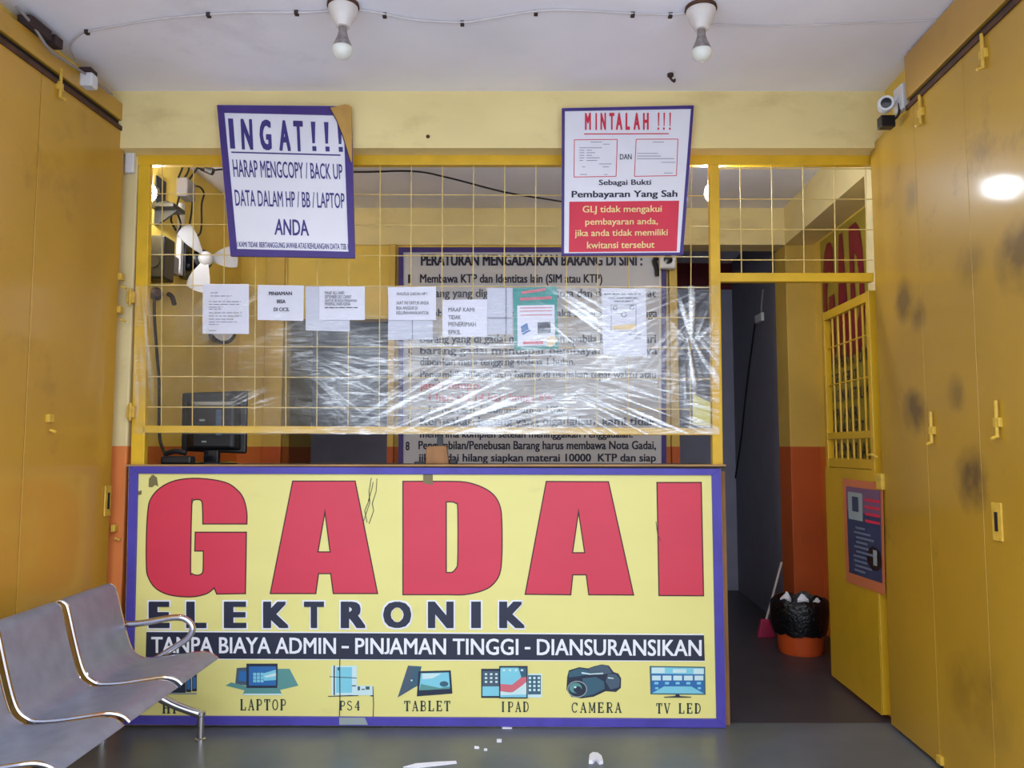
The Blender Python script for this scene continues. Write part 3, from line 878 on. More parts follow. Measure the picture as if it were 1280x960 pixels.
# ------------------------------------------------------------------ rules board on the back wall
YR = YP - 0.03
rb = thing('notice_board', 'large grey rules board with black text behind the window grille', 'sign', at(665, 583, YR))
q = [(498, 309), (833, 309), (833, 640), (498, 640)]
qi = [(504, 315), (827, 315), (827, 634), (504, 634)]
MB().slab([fy(YR)(*k) for k in q], (0, 0.02, 0)).build('panel', 'board', rb)
mb = MB()
p3 = fy(YR - 0.01)
for i in range(4):
    j = (i + 1) % 4
    mb.slab([p3(*q[i]), p3(*q[j]), p3(*qi[j]), p3(*qi[i])], (0, 0.015, 0))
mb.build('frame', 'purple', rb)
mb = MB()
pr = fy(YR - 0.002)
word(mb, 'PERATURAN MENGADAIKAN BARANG DI SINI :', rect(526, 318.5, 803, 332), pr, 0, 0.045)
for t_, x0, x1, y0, y1, m_ in (
        ('1', 510, 514, 343, 354, 0), ('Membawa KTP dan Identitas lain (SIM atau KTP)', 525, 753, 342.5, 357, 0),
        ('2', 510, 515, 361, 372, 0), ('Barang yang digadai harus ada nota dan dus kecuali at', 525, 820, 361, 375, 0),
        ('3', 510, 515, 386, 397, 0), ('Apabila barang tidak di ambil maka segera dilelang juga', 525, 822, 386, 400, 0),
        ('4', 510, 515, 418, 429, 0), ('Barang yang di gadai maks 1 bulan apabila belum di hari', 525, 820, 418, 432, 0),
        ('5', 510, 515, 436, 446, 0), ('barang gadai mendapat pembayaran, dan ya', 525, 822, 433, 446, 0),
        ('diberikan masa tenggang selama 1 bulan.', 525, 719, 447, 460, 0),
        ('6', 510, 515, 463, 473, 0), ('Pengambilan/Penebusan barang di usahakan tepat waktu atau', 525, 820, 463, 476, 0),
        ('jatuh tempo.', 525, 602, 477, 489, 1), ('1 hari s/d 14 hari bunga 5%', 536, 690, 492, 504, 1), ('15 hari s/d 1 bulan bunga 10%', 536, 704, 507, 519, 0),
        ('7', 510, 515, 522, 532, 0), ('Kerusakan barang yang digadaikan, kami tidak', 525, 820, 521, 535, 0),
        ('menerima komplen setelah meninggalkan Penggadaian.', 525, 791, 538, 550, 0),
        ('8', 507, 512, 552, 563, 0), ('Pengambilan/Penebusan Barang harus membawa Nota Gadai,', 523, 820, 551, 565, 0),
        ('jika gadai hilang siapkan materai 10000  KTP dan siap', 523, 820, 567, 580, 0)):
    word(mb, t_, rect(x0, y0, x1, y1), pr, m_, 0.03)
mb.build('lettering', ['printink', 'printred'], rb)
# camera box on the board's top corner
c = at(834, 328, YR - 0.06)
wc = thing('indoor_camera', 'small white box camera on the corner post of the rules board', 'camera', c)
MB().box(c.x - 0.06, c.x + 0.06, c.y - 0.03, c.y + 0.04, c.z - 0.05, c.z + 0.05).build('body', 'plastic', wc, bevel=0.012)
MB().lathe([(0.0, 0.0), (0.03, 0.0), (0.034, 0.006), (0.0, 0.010)], (c.x, c.y - 0.03, c.z + 0.015), 20, axis=(0, -1, 0)).build('lens', 'blackgloss', wc, smooth=True)
p3 = fy(YR - 0.03)
MB().tube([p3(822, 322), p3(818, 326), p3(821, 335), p3(822, 345)], 0.018, 8, smooth=4).build('cable_loop', 'cable', wc, smooth=True)

# ------------------------------------------------------------------ sheets of paper taped to the grille
def sheet(name, label, q, Y, lines=(), body='paper', group='paper notices taped inside the film', extra=None, cat='paper notice'):
    cx = sum(k[0] for k in q) / 4
    cy = sum(k[1] for k in q) / 4
    mb = MB()
    g = quadfn(q)
    pl = fy(Y)
    N = 8
    vs = []
    ph = random.random() * 6
    for j in range(N + 1):
        for i in range(N + 1):
            v = pl(*g(i / N, j / N))
            v.y += 0.0025 * math.sin(i / N * 4 + ph) * math.sin(j / N * 3 + ph * 2)
            vs.append(v)
    back = [v + Vector((0, 0.0012, 0)) for v in vs]
    fs = [(j * (N + 1) + i, (j + 1) * (N + 1) + i, (j + 1) * (N + 1) + i + 1, j * (N + 1) + i + 1) for j in range(N) for i in range(N)]
    nb = (N + 1) ** 2
    fs += [tuple(k + nb for k in f[::-1]) for f in fs]
    mb.add(vs, fs, 0)
    mb = MB().add(vs + back, fs, 0)
    ob = tag(mb.build(name, body), label, cat, group)
    if lines or extra:
        m2 = MB()
        p_ = fy(Y - 0.004)
        for t_, x0, y0, x1, y1, bold in lines:
            word(m2, t_, rect(x0, y0, x1, y1), p_, 0, bold if bold > .025 else 0.0)
        if extra:
            extra(m2, p_)
        m2.build('print', ['printink', 'greyink', 'teal', 'paper', 'pic_blue', 'pic_dark', 'printred', 'pic_pink', 'printcream', 'pic_line'], ob)
    return ob
def greylines(rows, wd=0.8, m_=1):
    def f(mb, p_):
        for y, x0, x1 in rows:
            x = x0
            while x < x1:
                l = 3 + random.random() * 7
                stroke(mb, [(x, y), (min(x1, x + l), y)], wd, p_, m_)
                x += l + 1.3
    return f
YW = -0.032
sheet('paper_sheet', 'tall white letter page of small print near the left grille post', [(254, 355), (311, 355), (311, 417.5), (253, 417)], YW,
      extra=greylines([(366, 263, 272), (370, 263, 289), (377, 261, 301), (380.5, 261, 299), (384, 261, 278), (386.5, 261, 277), (391, 261, 302), (395, 261, 302), (399, 261, 292), (402.5, 261, 296), (405.5, 261, 273), (413, 261, 270)]))
sheet('paper_sheet', 'white notice reading PINJAMAN BISA DI CICIL', [(322, 356), (380, 357), (379, 401), (322, 400)], YW,
      [('PINJAMAN', 336, 364.5, 365, 369, .03), ('BISA', 346, 374.5, 357, 379, .03), ('DI CICIL', 342, 384.5, 362, 389, .03)])
sheet('paper_sheet', 'blank white page mostly hidden beneath the five-line notice', [(382, 358), (438, 358), (437, 414.5), (382, 413)], YW + 0.005, body=C('thin_paper', 206, 208, 222))
sheet('paper_sheet', 'white notice with five lines of small capitals overlapping a blank page', [(399, 358), (456, 358), (456, 400), (399, 400)], YW - 0.003,
      [('MAAF ALL HARI', 406, 364, 430, 368, .02), ('SEPTEMBER OKT. DAPAT', 406, 369, 439, 373, .02), ('UNTUK BUNGA PINJAMAN', 406, 374, 446, 377.5, .02), ('MINIMAL HARI KERJA', 406, 378, 438, 382, .02)], extra=greylines([(384.5, 406, 447)], 1.2, 0))
sheet('paper_sheet', 'white page with a fold line showing beneath the four-line KHUSUS notice', [(485, 380), (541, 380), (541, 424.5), (485, 425)], YW + 0.005, body='thin_paper', extra=lambda mb, p_: stroke(mb, [(515.5, 400), (515.5, 424)], 1.0, p_, 1))
sheet('paper_sheet', 'white notice whose first line begins KHUSUS', [(485, 359), (545, 358), (545, 400), (486, 400)], YW - 0.003,
      [('KHUSUS GADAI HP !', 496, 365.5, 534, 369, .02), ('SAAT INI UNTUK ANDA', 495.5, 376.5, 536, 380.5, .02), ('BISA ANGSUR DI', 495.5, 383, 522, 387, .02), ('KELURAHAN/KANTOR', 495.5, 389, 536, 393, .02)])
sheet('paper_sheet', 'white notice reading MAAF KAMI TIDAK MENERIMAH BPKB', [(553, 375), (609, 374), (609, 421), (553, 420)], YW - 0.003,
      [('MAAF KAMI', 560.5, 384.5, 593, 389.5, .02), ('TIDAK', 560.5, 394, 576, 399, .02), ('MENERIMAH', 560.5, 402.5, 595, 408, .02), ('BPKB.', 560.5, 412.5, 576, 418, .02)])
sheet('paper_sheet', 'blank white page crossed by the wire beside the teal flyer', [(609, 360), (641, 360), (641, 418), (609, 418)], YW + 0.004, body='thin_paper', extra=lambda mb, p_: (stroke(mb, [(632.5, 360), (632.5, 418)], 1.2, p_, 1), stroke(mb, [(609, 397.5), (641, 397.5)], 1.2, p_, 1)))
def flyer(mb, p_):
    poly(mb, [(646.5, 382), (693, 381), (694, 431), (647, 433)], p_, 3)
    p5 = fy(YW - 0.010)
    for a in ((652, 366, 682, 361.5), (650, 374, 690, 372)):
        stroke(mb, [(a[0], a[1]), (a[2], a[3])], 3.4, p5, 7)
    for y in (385, 389, 394):
        stroke(mb, [(650, y), (690, y - .5)], 1.0, p5, 7)
    poly(mb, [(651, 408), (659, 403.5), (661, 412), (652, 416)], p5, 4)
    poly(mb, [(652, 417), (662, 412), (664, 413.5), (654, 418.5)], p5, 4)
    poly(mb, [(672, 403), (688, 402), (688.5, 416), (672, 417.5)], p5, 5)
    stroke(mb, [(654, 428.5), (679, 428)], 4, p5, 6)
    poly(mb, arc(690, 427, 7, 7, 100, 350, 12), p5, 8)
sheet('flyer', 'teal bordered flyer showing a laptop and a black screen', [(641, 360), (696, 358), (698, 436), (643, 437.5)], YW - 0.004, body='teal', extra=flyer, cat='flyer')
def lastsheet(mb, p_):
    for y, a, c in ((367.5, 755, 801), (372.5, 761, 798), (376.5, 768, 792)):
        greylines([(y, a, c)], 1.6 if y < 369 else 1.0, 9)(mb, p_)
    for i in range(4):
        qq = [(764, 381), (795, 381), (795, 414), (764, 414)]
        stroke(mb, [qq[i], qq[(i + 1) % 4]], 0.7, p_, 1)
    poly(mb, [(766, 407), (794, 405), (794, 412), (766, 412)], p_, 8)
    for cx_, cy_, r_ in ((769, 384.5, 2.6), (790, 384.5, 2.6), (780, 393, 3.2)):
        stroke(mb, arc(cx_, cy_, r_, r_, 0, 330, 12), 0.9, p_, 9)
    greylines([(418, 786, 801), (423, 793, 801)], 0.9, 9)(mb, p_)
sheet('paper_sheet', 'tall white form with a framed drawing and yellow strip near the door post', [(752, 360), (807, 361), (809, 445), (754, 443)], YW - 0.003, extra=lastsheet)

sheet('paper_sheet', 'pale yellow patch low in the grille against the door post', [(866, 492), (888, 503), (888, 534), (866, 531)], YW + 0.004, body=C('pale_yellow', 214, 206, 120))  # flat pale yellow patch with a slanted top edge

# ------------------------------------------------------------------ cling film stretched over the grille
def film_material():
    m = bpy.data.materials.new('cling_film')
    m.use_nodes = True
    n, L = m.node_tree.nodes, m.node_tree.links
    n.clear()
    out = n.new('ShaderNodeOutputMaterial')
    tr = n.new('ShaderNodeBsdfTransparent')
    tr.inputs[0].default_value = (0.96, 0.96, 0.98, 1)
    gl = n.new('ShaderNodeBsdfGlossy')
    gl.inputs['Roughness'].default_value = 0.14
    gl.inputs['Color'].default_value = (0.95, 0.97, 1, 1)
    df = n.new('ShaderNodeBsdfDiffuse')
    df.inputs[0].default_value = (0.88, 0.90, 0.96, 1)
    cr = n.new('ShaderNodeAttribute')
    cr.attribute_name = 'crease'
    hz = n.new('ShaderNodeAttribute')
    hz.attribute_name = 'glare'
    tcx = n.new('ShaderNodeTexCoord')
    mp = n.new('ShaderNodeMapping')
    mp.inputs['Scale'].default_value = (9, 1, 70)
    L.new(tcx.outputs['Object'], mp.inputs[0])
    no = n.new('ShaderNodeTexNoise')
    no.inputs['Scale'].default_value = 1.0
    no.inputs['Detail'].default_value = 3
    no.inputs['Distortion'].default_value = 1.0
    L.new(mp.outputs[0], no.inputs['Vector'])
    bu = n.new('ShaderNodeBump')
    bu.inputs['Strength'].default_value = 0.6
    bu.inputs['Distance'].default_value = 0.010
    L.new(no.outputs[0], bu.inputs['Height'])
    L.new(bu.outputs[0], gl.inputs['Normal'])
    r1 = n.new('ShaderNodeMapRange')          # fine folds that break up the painted glare
    r1.inputs[1].default_value, r1.inputs[2].default_value = 0.50, 0.66
    r1.inputs[3].default_value, r1.inputs[4].default_value = 0.30, 1.0
    L.new(no.outputs[0], r1.inputs[0])
    mu = n.new('ShaderNodeMath')
    mu.operation = 'MULTIPLY'
    L.new(r1.outputs[0], mu.inputs[0])
    L.new(hz.outputs['Fac'], mu.inputs[1])
    mx = n.new('ShaderNodeMath')
    mx.operation = 'ADD'
    L.new(mu.outputs[0], mx.inputs[0])
    L.new(cr.outputs['Fac'], mx.inputs[1])
    ad = n.new('ShaderNodeMath')
    ad.operation = 'ADD'
    ad.use_clamp = True
    ad.inputs[1].default_value = 0.03
    L.new(mx.outputs[0], ad.inputs[0])
    s1_ = n.new('ShaderNodeMixShader')
    s1_.inputs[0].default_value = 0.40
    L.new(gl.outputs[0], s1_.inputs[1])
    L.new(df.outputs[0], s1_.inputs[2])
    s2_ = n.new('ShaderNodeMixShader')
    L.new(ad.outputs[0], s2_.inputs[0])
    L.new(tr.outputs[0], s2_.inputs[1])
    L.new(s1_.outputs[0], s2_.inputs[2])
    L.new(s2_.outputs[0], out.inputs[0])
    return m
M['film'] = film_material()
from mathutils import noise as mn
NX, NY = 440, 170
vs, cr, sl = [], [], []
# fans of creases: where they gather (ax, ay), where they show (cx, cy, half-width, half-height), density, weight
FANS = [(520, 250, 724, 402, 32, 40, 60, 1.0), (250, 640, 575, 505, 95, 36, 110, 0.95), (560, 420, 815, 520, 80, 38, 80, 0.85), (866, 432, 866, 392, 22, 32, 6, 0.8), (856, 400, 872, 462, 34, 36, 12, 0.75),
        (905, 350, 800, 400, 90, 60, 30, 0.35), (330, 420, 440, 470, 50, 50, 40, 0.35), (150, 520, 300, 395, 60, 30, 24, 0.30), (240, 530, 312, 500, 22, 10, 30, 0.6), (165, 200, 178, 450, 9, 90, 40, 0.7), (-600, 470, 640, 440, 170, 22, 420, 0.5)]
GLARE = [(540, 505, 60, 28, .55), (440, 490, 42, 45, .45), (700, 495, 60, 30, .60), (620, 480, 130, 50, .28), (730, 408, 40, 30, .25), (640, 440, 140, 60, .20), (870, 470, 30, 70, .30), (790, 470, 80, 55, .25), (410, 440, 60, 50, .22), (240, 430, 90, 80, .07), (174, 450, 10, 90, .3), (640, 540, 260, 5, .5)]  # street reflections painted in as patches of whiter film
pf = fy(-0.044)
for j in range(NY + 1):
    for i in range(NX + 1):
        u, v = i / NX, j / NY
        px, py = 168 + u * (899 - 168), 357 + v * (543 - 357) + 2.5 * mn.noise((u * 9, 3, 0)) * (1 - v)
        h = c_ = 0.0
        for ax, ay, cx, cy, wx, wy, fr, wt in FANS:
            g_ = math.exp(-((px - cx) / wx) ** 2 - ((py - cy) / wy) ** 2) * wt
            if g_ < 0.02:
                continue
            dx, dy = px - ax, py - ay
            rr = math.hypot(dx, dy)
            q = mn.noise((math.atan2(dy, dx) * fr, rr * 0.012, ax * 0.37)) 
            h += g_ * q
            c_ += g_ * max(0.0, min(1.0, (q - 0.08) * 4.5)) * 0.8
        s_ = 0.02
        for cx, cy, wx, wy, wt in GLARE:
            s_ += wt * math.exp(-((px - cx) / wx) ** 2 - ((py - cy) / wy) ** 2)
        s_ *= 0.8 + 0.9 * mn.noise((px * 0.016, py * 0.03, 9))
        p_ = pf(px, py)
        p_.y -= 0.001 + 0.006 * h + 0.003 * mn.noise((px * 0.02, py * 0.12, 5))
        vs.append(p_)
        cr.append(max(0.0, min(0.85, c_)))
        sl.append(max(0.0, min(0.8, s_)))
fs = [(j * (NX + 1) + i, (j + 1) * (NX + 1) + i, (j + 1) * (NX + 1) + i + 1, j * (NX + 1) + i + 1) for j in range(NY) for i in range(NX)]
film = MB().add(vs, fs).build('plastic_film', 'film')
for pg in film.data.polygons:
    pg.use_smooth = True
for nm, dat in (('crease', cr), ('glare', sl)):
    at_ = film.data.attributes.new(nm, 'FLOAT', 'POINT')
    at_.data.foreach_set('value', dat)
tag(film, 'clear wrinkled cling film stretched across the grille over the papers', 'plastic film')

# ------------------------------------------------------------------ ceiling lamps, cable, ceiling bits
pc = fz(CEIL)
LG = 'bulbs in porcelain holders under the porch ceiling'
def ceiling_lamp(px, py, label, sc_=1.0, dark=True):
    c = pc(px, py)
    t = thing('ceiling_lamp', label, 'lamp', c, LG)
    MB().lathe([(0.064, 0), (0.066, -0.012), (0.060, -0.016)], c, 28).build('rosette', 'rust', t, smooth=True)
    MB().lathe([(0.060, -0.014), (0.061, -0.022), (0.052, -0.05), (0.036, -0.078), (0.030, -0.088), (0.028, -0.098)], c, 28).build('socket', 'porcelain', t, smooth=True)
    MB().lathe([(0.016, -0.094), (0.018, -0.125), (0.024, -0.145), (0.036, -0.172), (0.041, -0.185)], c, 28).build('bulb_neck', 'alu', t, smooth=True)
    pr_ = [(0.041, -0.185)] + [(0.0425 * math.cos(a), -0.19 - 0.043 * math.sin(a)) for a in [k * math.pi / 2 / 9 for k in range(10)]]
    MB().lathe(pr_, c, 28).build('bulb', 'bulbglass', t, smooth=True)
    return t
ceiling_lamp(429, 5, 'unlit bulb in porcelain ceiling holder above the torn purple notice')
ceiling_lamp(876, 9, 'unlit bulb in porcelain ceiling holder above the red MINTALAH notice')
pcc = fz(CEIL - 0.008)
def ceil_cable(pts, r, label, m_='wcable', name='ceiling_cable'):
    P = [pcc(*q) for q in pts]
    t = MB().tube(P, r, 6, smooth=5).build(name, m_, smooth=True)
    return tag(t, label, 'cable')
cb = ceil_cable([(95, 74), (88, 58), (98, 45), (112, 39), (140, 34), (185, 26), (240, 20), (300, 16), (400, 15), (429, 9)], 0.005, 'pale lamp cable from the wall corner to the bulb above the torn notice')
cb2 = ceil_cable([(438, 10), (482, 18), (520, 25), (578, 28), (620, 22), (670, 14), (720, 13), (790, 17), (840, 18), (868, 14)], 0.005, 'pale lamp cable sagging between the two ceiling bulbs')
ceil_cable([(884, 30), (960, 33), (1050, 30), (1130, 27), (1180, 24)], 0.003, 'thin white cable from the bulb by the red notice towards the folding door')
for o_, lst in ((cb, ((110, 40), (262, 18.5), (372, 16))), (cb2, ((482, 19), (579, 29), (671, 16), (792, 18), (839, 19)))):
    for x, y in lst:
        c = pcc(x, y)
        MB().box(c.x - 0.012, c.x + 0.004, c.y - 0.010, c.y + 0.010, CEIL - 0.018, CEIL - 0.001).build('clip', 'debris', o_)
c = pc(838, 92)
mb = MB()
mb.tube([c + Vector((-0.01, 0.0, 0)), c + Vector((0.0, -0.01, -0.03)), c + Vector((0.015, -0.01, -0.045)), c + Vector((0.02, 0, -0.03))], 0.006, 6, smooth=3)
mb.lathe([(0.014, 0), (0.016, -0.012), (0.008, -0.02)], c, 10)
tag(mb.build('ceiling_hook', 'debris', smooth=True), 'small dark hook in the ceiling near the red MINTALAH notice', 'hook')
c = at(535, 171, YB)
tag(MB().lathe([(0.008, 0), (0.010, 0.004), (0.003, 0.009)], c, 12, axis=(0, -1, 0)).build('screw', 'rust', smooth=True), 'small rusty screw in the yellow beam', 'screw')
# bits wedged in the gap above the folding door
PLw = fw(-1.98 + 0.03, -0.05, SL)
for (x0, y0, x1, y1, nm, lb) in ((36, 28, 62, 53, 'wood_offcut', 'long dark wood offcut wedged above the smooth folding door'), (66, 59, 76, 66, 'wood_offcut', 'short dark wood offcut beside the long one above the folding door')):
    a, c = PLw(x0, y0), PLw(x1, y1)
    MBx = MB().hexa([(a.x - .05, a.y, 3.095), (a.x + .01, a.y, 3.095), (c.x + .01, c.y, 3.095), (c.x - .05, c.y, 3.095)], [(a.x - .05, a.y, 3.14), (a.x + .01, a.y, 3.14), (c.x + .01, c.y, 3.14), (c.x - .05, c.y, 3.14)])
    tag(MBx.build(nm, 'debris', bevel=0.004), lb, 'wood offcut')
tag(MB().tube([PLw(20, 8), PLw(40, 30), PLw(62, 62), PLw(88, 80), PLw(110, 95), PLw(140, 118)], 0.006, 6, smooth=4).build('wall_cable', 'grey', smooth=True), 'grey cable running along the top of the smooth folding door', 'cable')
c = PLw(111, 101)
sb = thing('sensor_box', 'small white box hanging from the track above the smooth folding door', 'sensor', c)
MB().box(c.x - 0.03, c.x + 0.03, c.y - 0.03, c.y + 0.03, c.z - 0.035, c.z + 0.03).build('body', 'plastic', sb, bevel=0.008)
MB().box(c.x - 0.03, c.x + 0.025, c.y - 0.035, c.y + 0.025, c.z + 0.03, c.z + 0.05).build('bracket', 'debris', sb)
c = at(164, 203, -0.03)
jb = thing('junction_box', 'white junction box on the cream pillar beside the grille post', 'junction box', c)
MB().box(c.x - 0.025, c.x + 0.022, c.y - 0.02, c.y + 0.01, c.z - 0.06, c.z + 0.07).build('body', 'plastic', jb, bevel=0.006)
MB().tube([at(160, 172, -0.03), at(168, 180, -0.04), at(176, 188, -0.03)], 0.006, 6, smooth=3).build('lead', 'cable', jb, smooth=True)
# security camera in the corner
Yc = -0.42
c = at(1107, 131, Yc)
cc = thing('security_camera', 'white bullet security camera in the ceiling corner by the folding door', 'camera', c)
ax = Vector((-0.35, -0.9, -0.12)).normalized()
MB().lathe([(0.0, -0.03), (0.026, -0.03), (0.036, -0.015), (0.038, 0.03), (0.034, 0.045), (0.0, 0.045)], c - ax * 0.01, 24, axis=ax).build('body', 'plastic', cc, smooth=True)
MB().lathe([(0.0, 0.0), (0.024, 0.0), (0.022, 0.004), (0.0, 0.005)], c + ax * 0.035, 24, axis=ax).build('lens', 'blackgloss', cc, smooth=True)
MB().tube([c - ax * 0.03, c + Vector((0.04, 0.03, 0.02)), c + Vector((0.07, 0.02, 0.05))], 0.012, 8, smooth=3).build('arm', 'plastic', cc, smooth=True)
xw = xR(Yc)
MB().box(c.x + 0.06, max(xw, c.x + 0.09), c.y - 0.04, c.y + 0.05, c.z - 0.03, c.z + 0.09).build('mount_plate', 'plastic', cc, bevel=0.006)
c2 = at(1109, 152, Yc)
MB().box(c2.x - 0.035, c2.x + 0.03, c2.y - 0.02, c2.y + 0.03, c2.z - 0.03, c2.z + 0.025).tube([c2 + Vector((0.02, 0, 0)), c2 + Vector((0.05, -0.01, 0.03)), c2 + Vector((0.06, 0, 0.09))], 0.007, 6, smooth=3).build('adapter', 'black', cc, bevel=0.006)

# ------------------------------------------------------------------ metal gate, swung open into the shop
PGt = fw(1.845, 0.03, 0.045)
gt = thing('metal_gate', 'open yellow metal gate with barred top and sheet lower panel', 'gate', PGt(1112, 888))
def gx(y): return 1.845 + 0.045 * (y - 0.03)
y0, y1 = 0.03, 0.74
def gbar(mb, ya, yb, za, zb, th=0.035, off=0.0):
    return mb.slab([(gx(ya) + off, ya, za), (gx(yb) + off, yb, za), (gx(yb) + off, yb, zb), (gx(ya) + off, ya, zb)], (th, 0, 0))
ZG = PGt(1032, 396).z + 0.03
zmid = PGt(1060, 578).z
gbar(MB(), y0, y1, ZG - 0.05, ZG).build('top_rail', 'gate', gt, bevel=0.003)
gbar(MB(), y0, y1, zmid - 0.03, zmid + 0.02).build('middle_rail', 'gate', gt, bevel=0.003)
gbar(MB(), y0, y1, zmid + 0.13, zmid + 0.17).build('middle_rail', 'gate', gt, bevel=0.003)
gbar(MB(), y0 - 0.002, y0 + 0.04, 0.028, ZG + 0.002, 0.039, -0.002).build('stile', 'gate', gt, bevel=0.003)
gbar(MB(), y1 - 0.04, y1 + 0.002, 0.028, ZG + 0.002, 0.039, -0.002).build('stile', 'gate', gt, bevel=0.003)
gbar(MB(), y0, y1, 0.026, zmid - 0.035, 0.004, -0.008).build('sheet_panel', 'gate', gt)
mb = MB()
for k in range(1, 7):
    y = y0 + 0.04 + (y1 - y0 - 0.08) * k / 7
    mb.tube([(gx(y) + 0.017, y, zmid), (gx(y) + 0.017, y, ZG - 0.02)], 0.006, 6)
for z in (zmid + 0.45, ZG - 0.22):
    mb.tube([(gx(y0) + 0.017, y0, z), (gx(y1) + 0.017, y1, z)], 0.005, 6)
mb.build('bars', 'gate', gt, smooth=True)
c = PGt(1103, 602)
lk = MB().box(c.x - 0.02, c.x + 0.012, c.y - 0.03, c.y + 0.03, c.z - 0.04, c.z + 0.04).build('lock_box', 'brass', gt, bevel=0.005)
MB().tube([PGt(1100, 572) + Vector((-0.01, 0, 0)), PGt(1097, 568) + Vector((-0.03, 0, 0)), PGt(1092, 570) + Vector((-0.03, 0, 0))], 0.006, 6, smooth=3).build('latch_hook', 'brass', gt, smooth=True)
# poster on the gate
PGp = fw(1.845 - 0.012, 0.03, 0.045)
q = [(1053, 598), (1103, 604), (1106, 744), (1058, 727)]
po = MB().slab([PGp(*k) for k in q], (0.002, 0, 0)).build('poster', C('poster_orange', 200, 112, 70))
tag(po, 'dark blue poster in an orange border on the gate panel', 'poster')
mb = MB()
g = quadfn(q)
def PG2(off): return fw(1.845 - 0.012 - off, 0.03, 0.045)
def gq(u0, v0, u1, v1): return [g(u0, v0), g(u1, v0), g(u1, v1), g(u0, v1)]
poly(mb, gq(.08, .07, .94, .90), PG2(.001), 0)
poly(mb, gq(.08, .07, .94, .30), PG2(.0015), 1)
poly(mb, gq(.12, .12, .48, .38), PG2(.002), 2)
poly(mb, gq(.22, .16, .38, .30), PG2(.0025), 0)
for k in range(4):
    poly(mb, gq(.54, .16 + k * .065, .92, .185 + k * .065), PG2(.0025), 3)
for k in range(10):
    poly(mb, gq(.2 + .1 * random.random(), .44 + k * .045, .5 + .3 * random.random(), .46 + k * .045), PG2(.0025), 4)
poly(mb, [g(.75 + .2 * math.cos(a), .70 + .11 * math.sin(a)) for a in [k * .5 for k in range(12)]], PG2(.002), 5)
poly(mb, gq(.72, .62, .82, .76), PG2(.003), 2)
C('poster_navy', 52, 62, 92); C('poster_plum', 116, 82, 110); C('poster_line', 110, 120, 140)
mb.build('print', ['poster_navy', 'poster_plum', 'pic_grey', 'printred', 'poster_line', 'black'], po)

# banner on the inner side wall behind the gate
PW = fw(2.17 - 0.012, 0, SL)
bnr = thing('wall_banner', 'dim yellow banner with tall red letters on the wall behind the gate', 'banner', PW(1035, 590))
ya_, yb_ = PW(1028, 400).y, 0.5
def bx(y, o_=0): return 2.17 - 0.012 - o_ + SL * y
za_, zb_ = PW(1036, 590).z, 2.85
MB().slab([(bx(yb_), yb_, za_), (bx(ya_), ya_, za_), (bx(ya_), ya_, zb_), (bx(yb_), yb_, zb_)], (0.011, 0, 0)).build('panel', C('shaded_banner_yellow', 172, 150, 52), bnr)  # dimness of this wall put into the banner's yellow and red
mb = MB()
PW2 = fw(2.17 - 0.014, 0, SL)
def vq(yl, yr, zt, zb): # quad on the wall by its own metres, u runs towards the viewer
    return [(yl, zt), (yr, zt), (yr, zb), (yl, zb)]
pwm = lambda y, z: Vector((bx(y, 0.003), y, z))
zt, zl = zb_ - 0.05, PW(1040, 452).z
for ch, k in (('G', 0), ('A', 1), ('D', 2)):
    yl = ya_ - 0.04 - k * 0.27
    word(mb, ch, vq(yl, yl - 0.235, zt, zl), pwm, 0, 0.08)
for t_, py, wd in (('TANPA BIAYA ADMIN', 452, 1.0), ('PROSES CEPAT', 473, .7), ('TANPA DENDA KETERLAMBATAN', 494, 1.15), ('TANPA ANTRI', 517, .7), ('AMAN DAN CEPAT', 534, .8)):
    z = PW(1045, py).z
    word(mb, t_, vq(ya_ - 0.05, ya_ - 0.05 - wd * 0.85, z + 0.03, z - 0.05), pwm, 1, 0.02)
z = PW(1050, 562).z
word(mb, 'SIAP JEMPUT BARANG', vq(ya_ - 0.1, ya_ - 1.0, z + 0.045, z - 0.05), pwm, 1, 0.02)
mb.build('lettering', [C('shaded_banner_red', 136, 28, 44), 'navy'], bnr)

# ------------------------------------------------------------------ waste bin, dustpan, broom handle
c = fz(0)(1001, 815)
bin_ = thing('waste_bin', 'orange waste bin lined with a black bag by the orange column', 'bin', c)
MB().lathe([(0.0, 0.0), (0.135, 0.0), (0.142, 0.02), (0.158, 0.24), (0.168, 0.25), (0.168, 0.262), (0.15, 0.26), (0.13, 0.03), (0.0, 0.02)], c, 32, cap=False).build('tub', 'orange', bin_, smooth=True)
mb = MB()
N = 40
prof = [(0.163, 0.13), (0.172, 0.16), (0.180, 0.22), (0.188, 0.28), (0.182, 0.335), (0.16, 0.355), (0.14, 0.33), (0.12, 0.28), (0.0, 0.26)]
vs, fs = [], []
for i, (r, z) in enumerate(prof):
    for j in range(N):
        a = 2 * math.pi * j / N
        wv = 1 + 0.05 * mn.noise((math.cos(a) * 4, math.sin(a) * 4, z * 9)) * (1 if r else 0)
        vs.append(c + Vector((r * wv * math.cos(a), r * wv * math.sin(a), z + (0.03 * mn.noise((math.cos(a) * 3, math.sin(a) * 3, 7)) if i in (0, 4, 5) else 0))))
for i in range(len(prof) - 1):
    for j in range(N):
        fs.append((i * N + j, i * N + (j + 1) % N, (i + 1) * N + (j + 1) % N, (i + 1) * N + j))
mb.add(vs, fs).build('bag', 'bag', bin_, smooth=True)
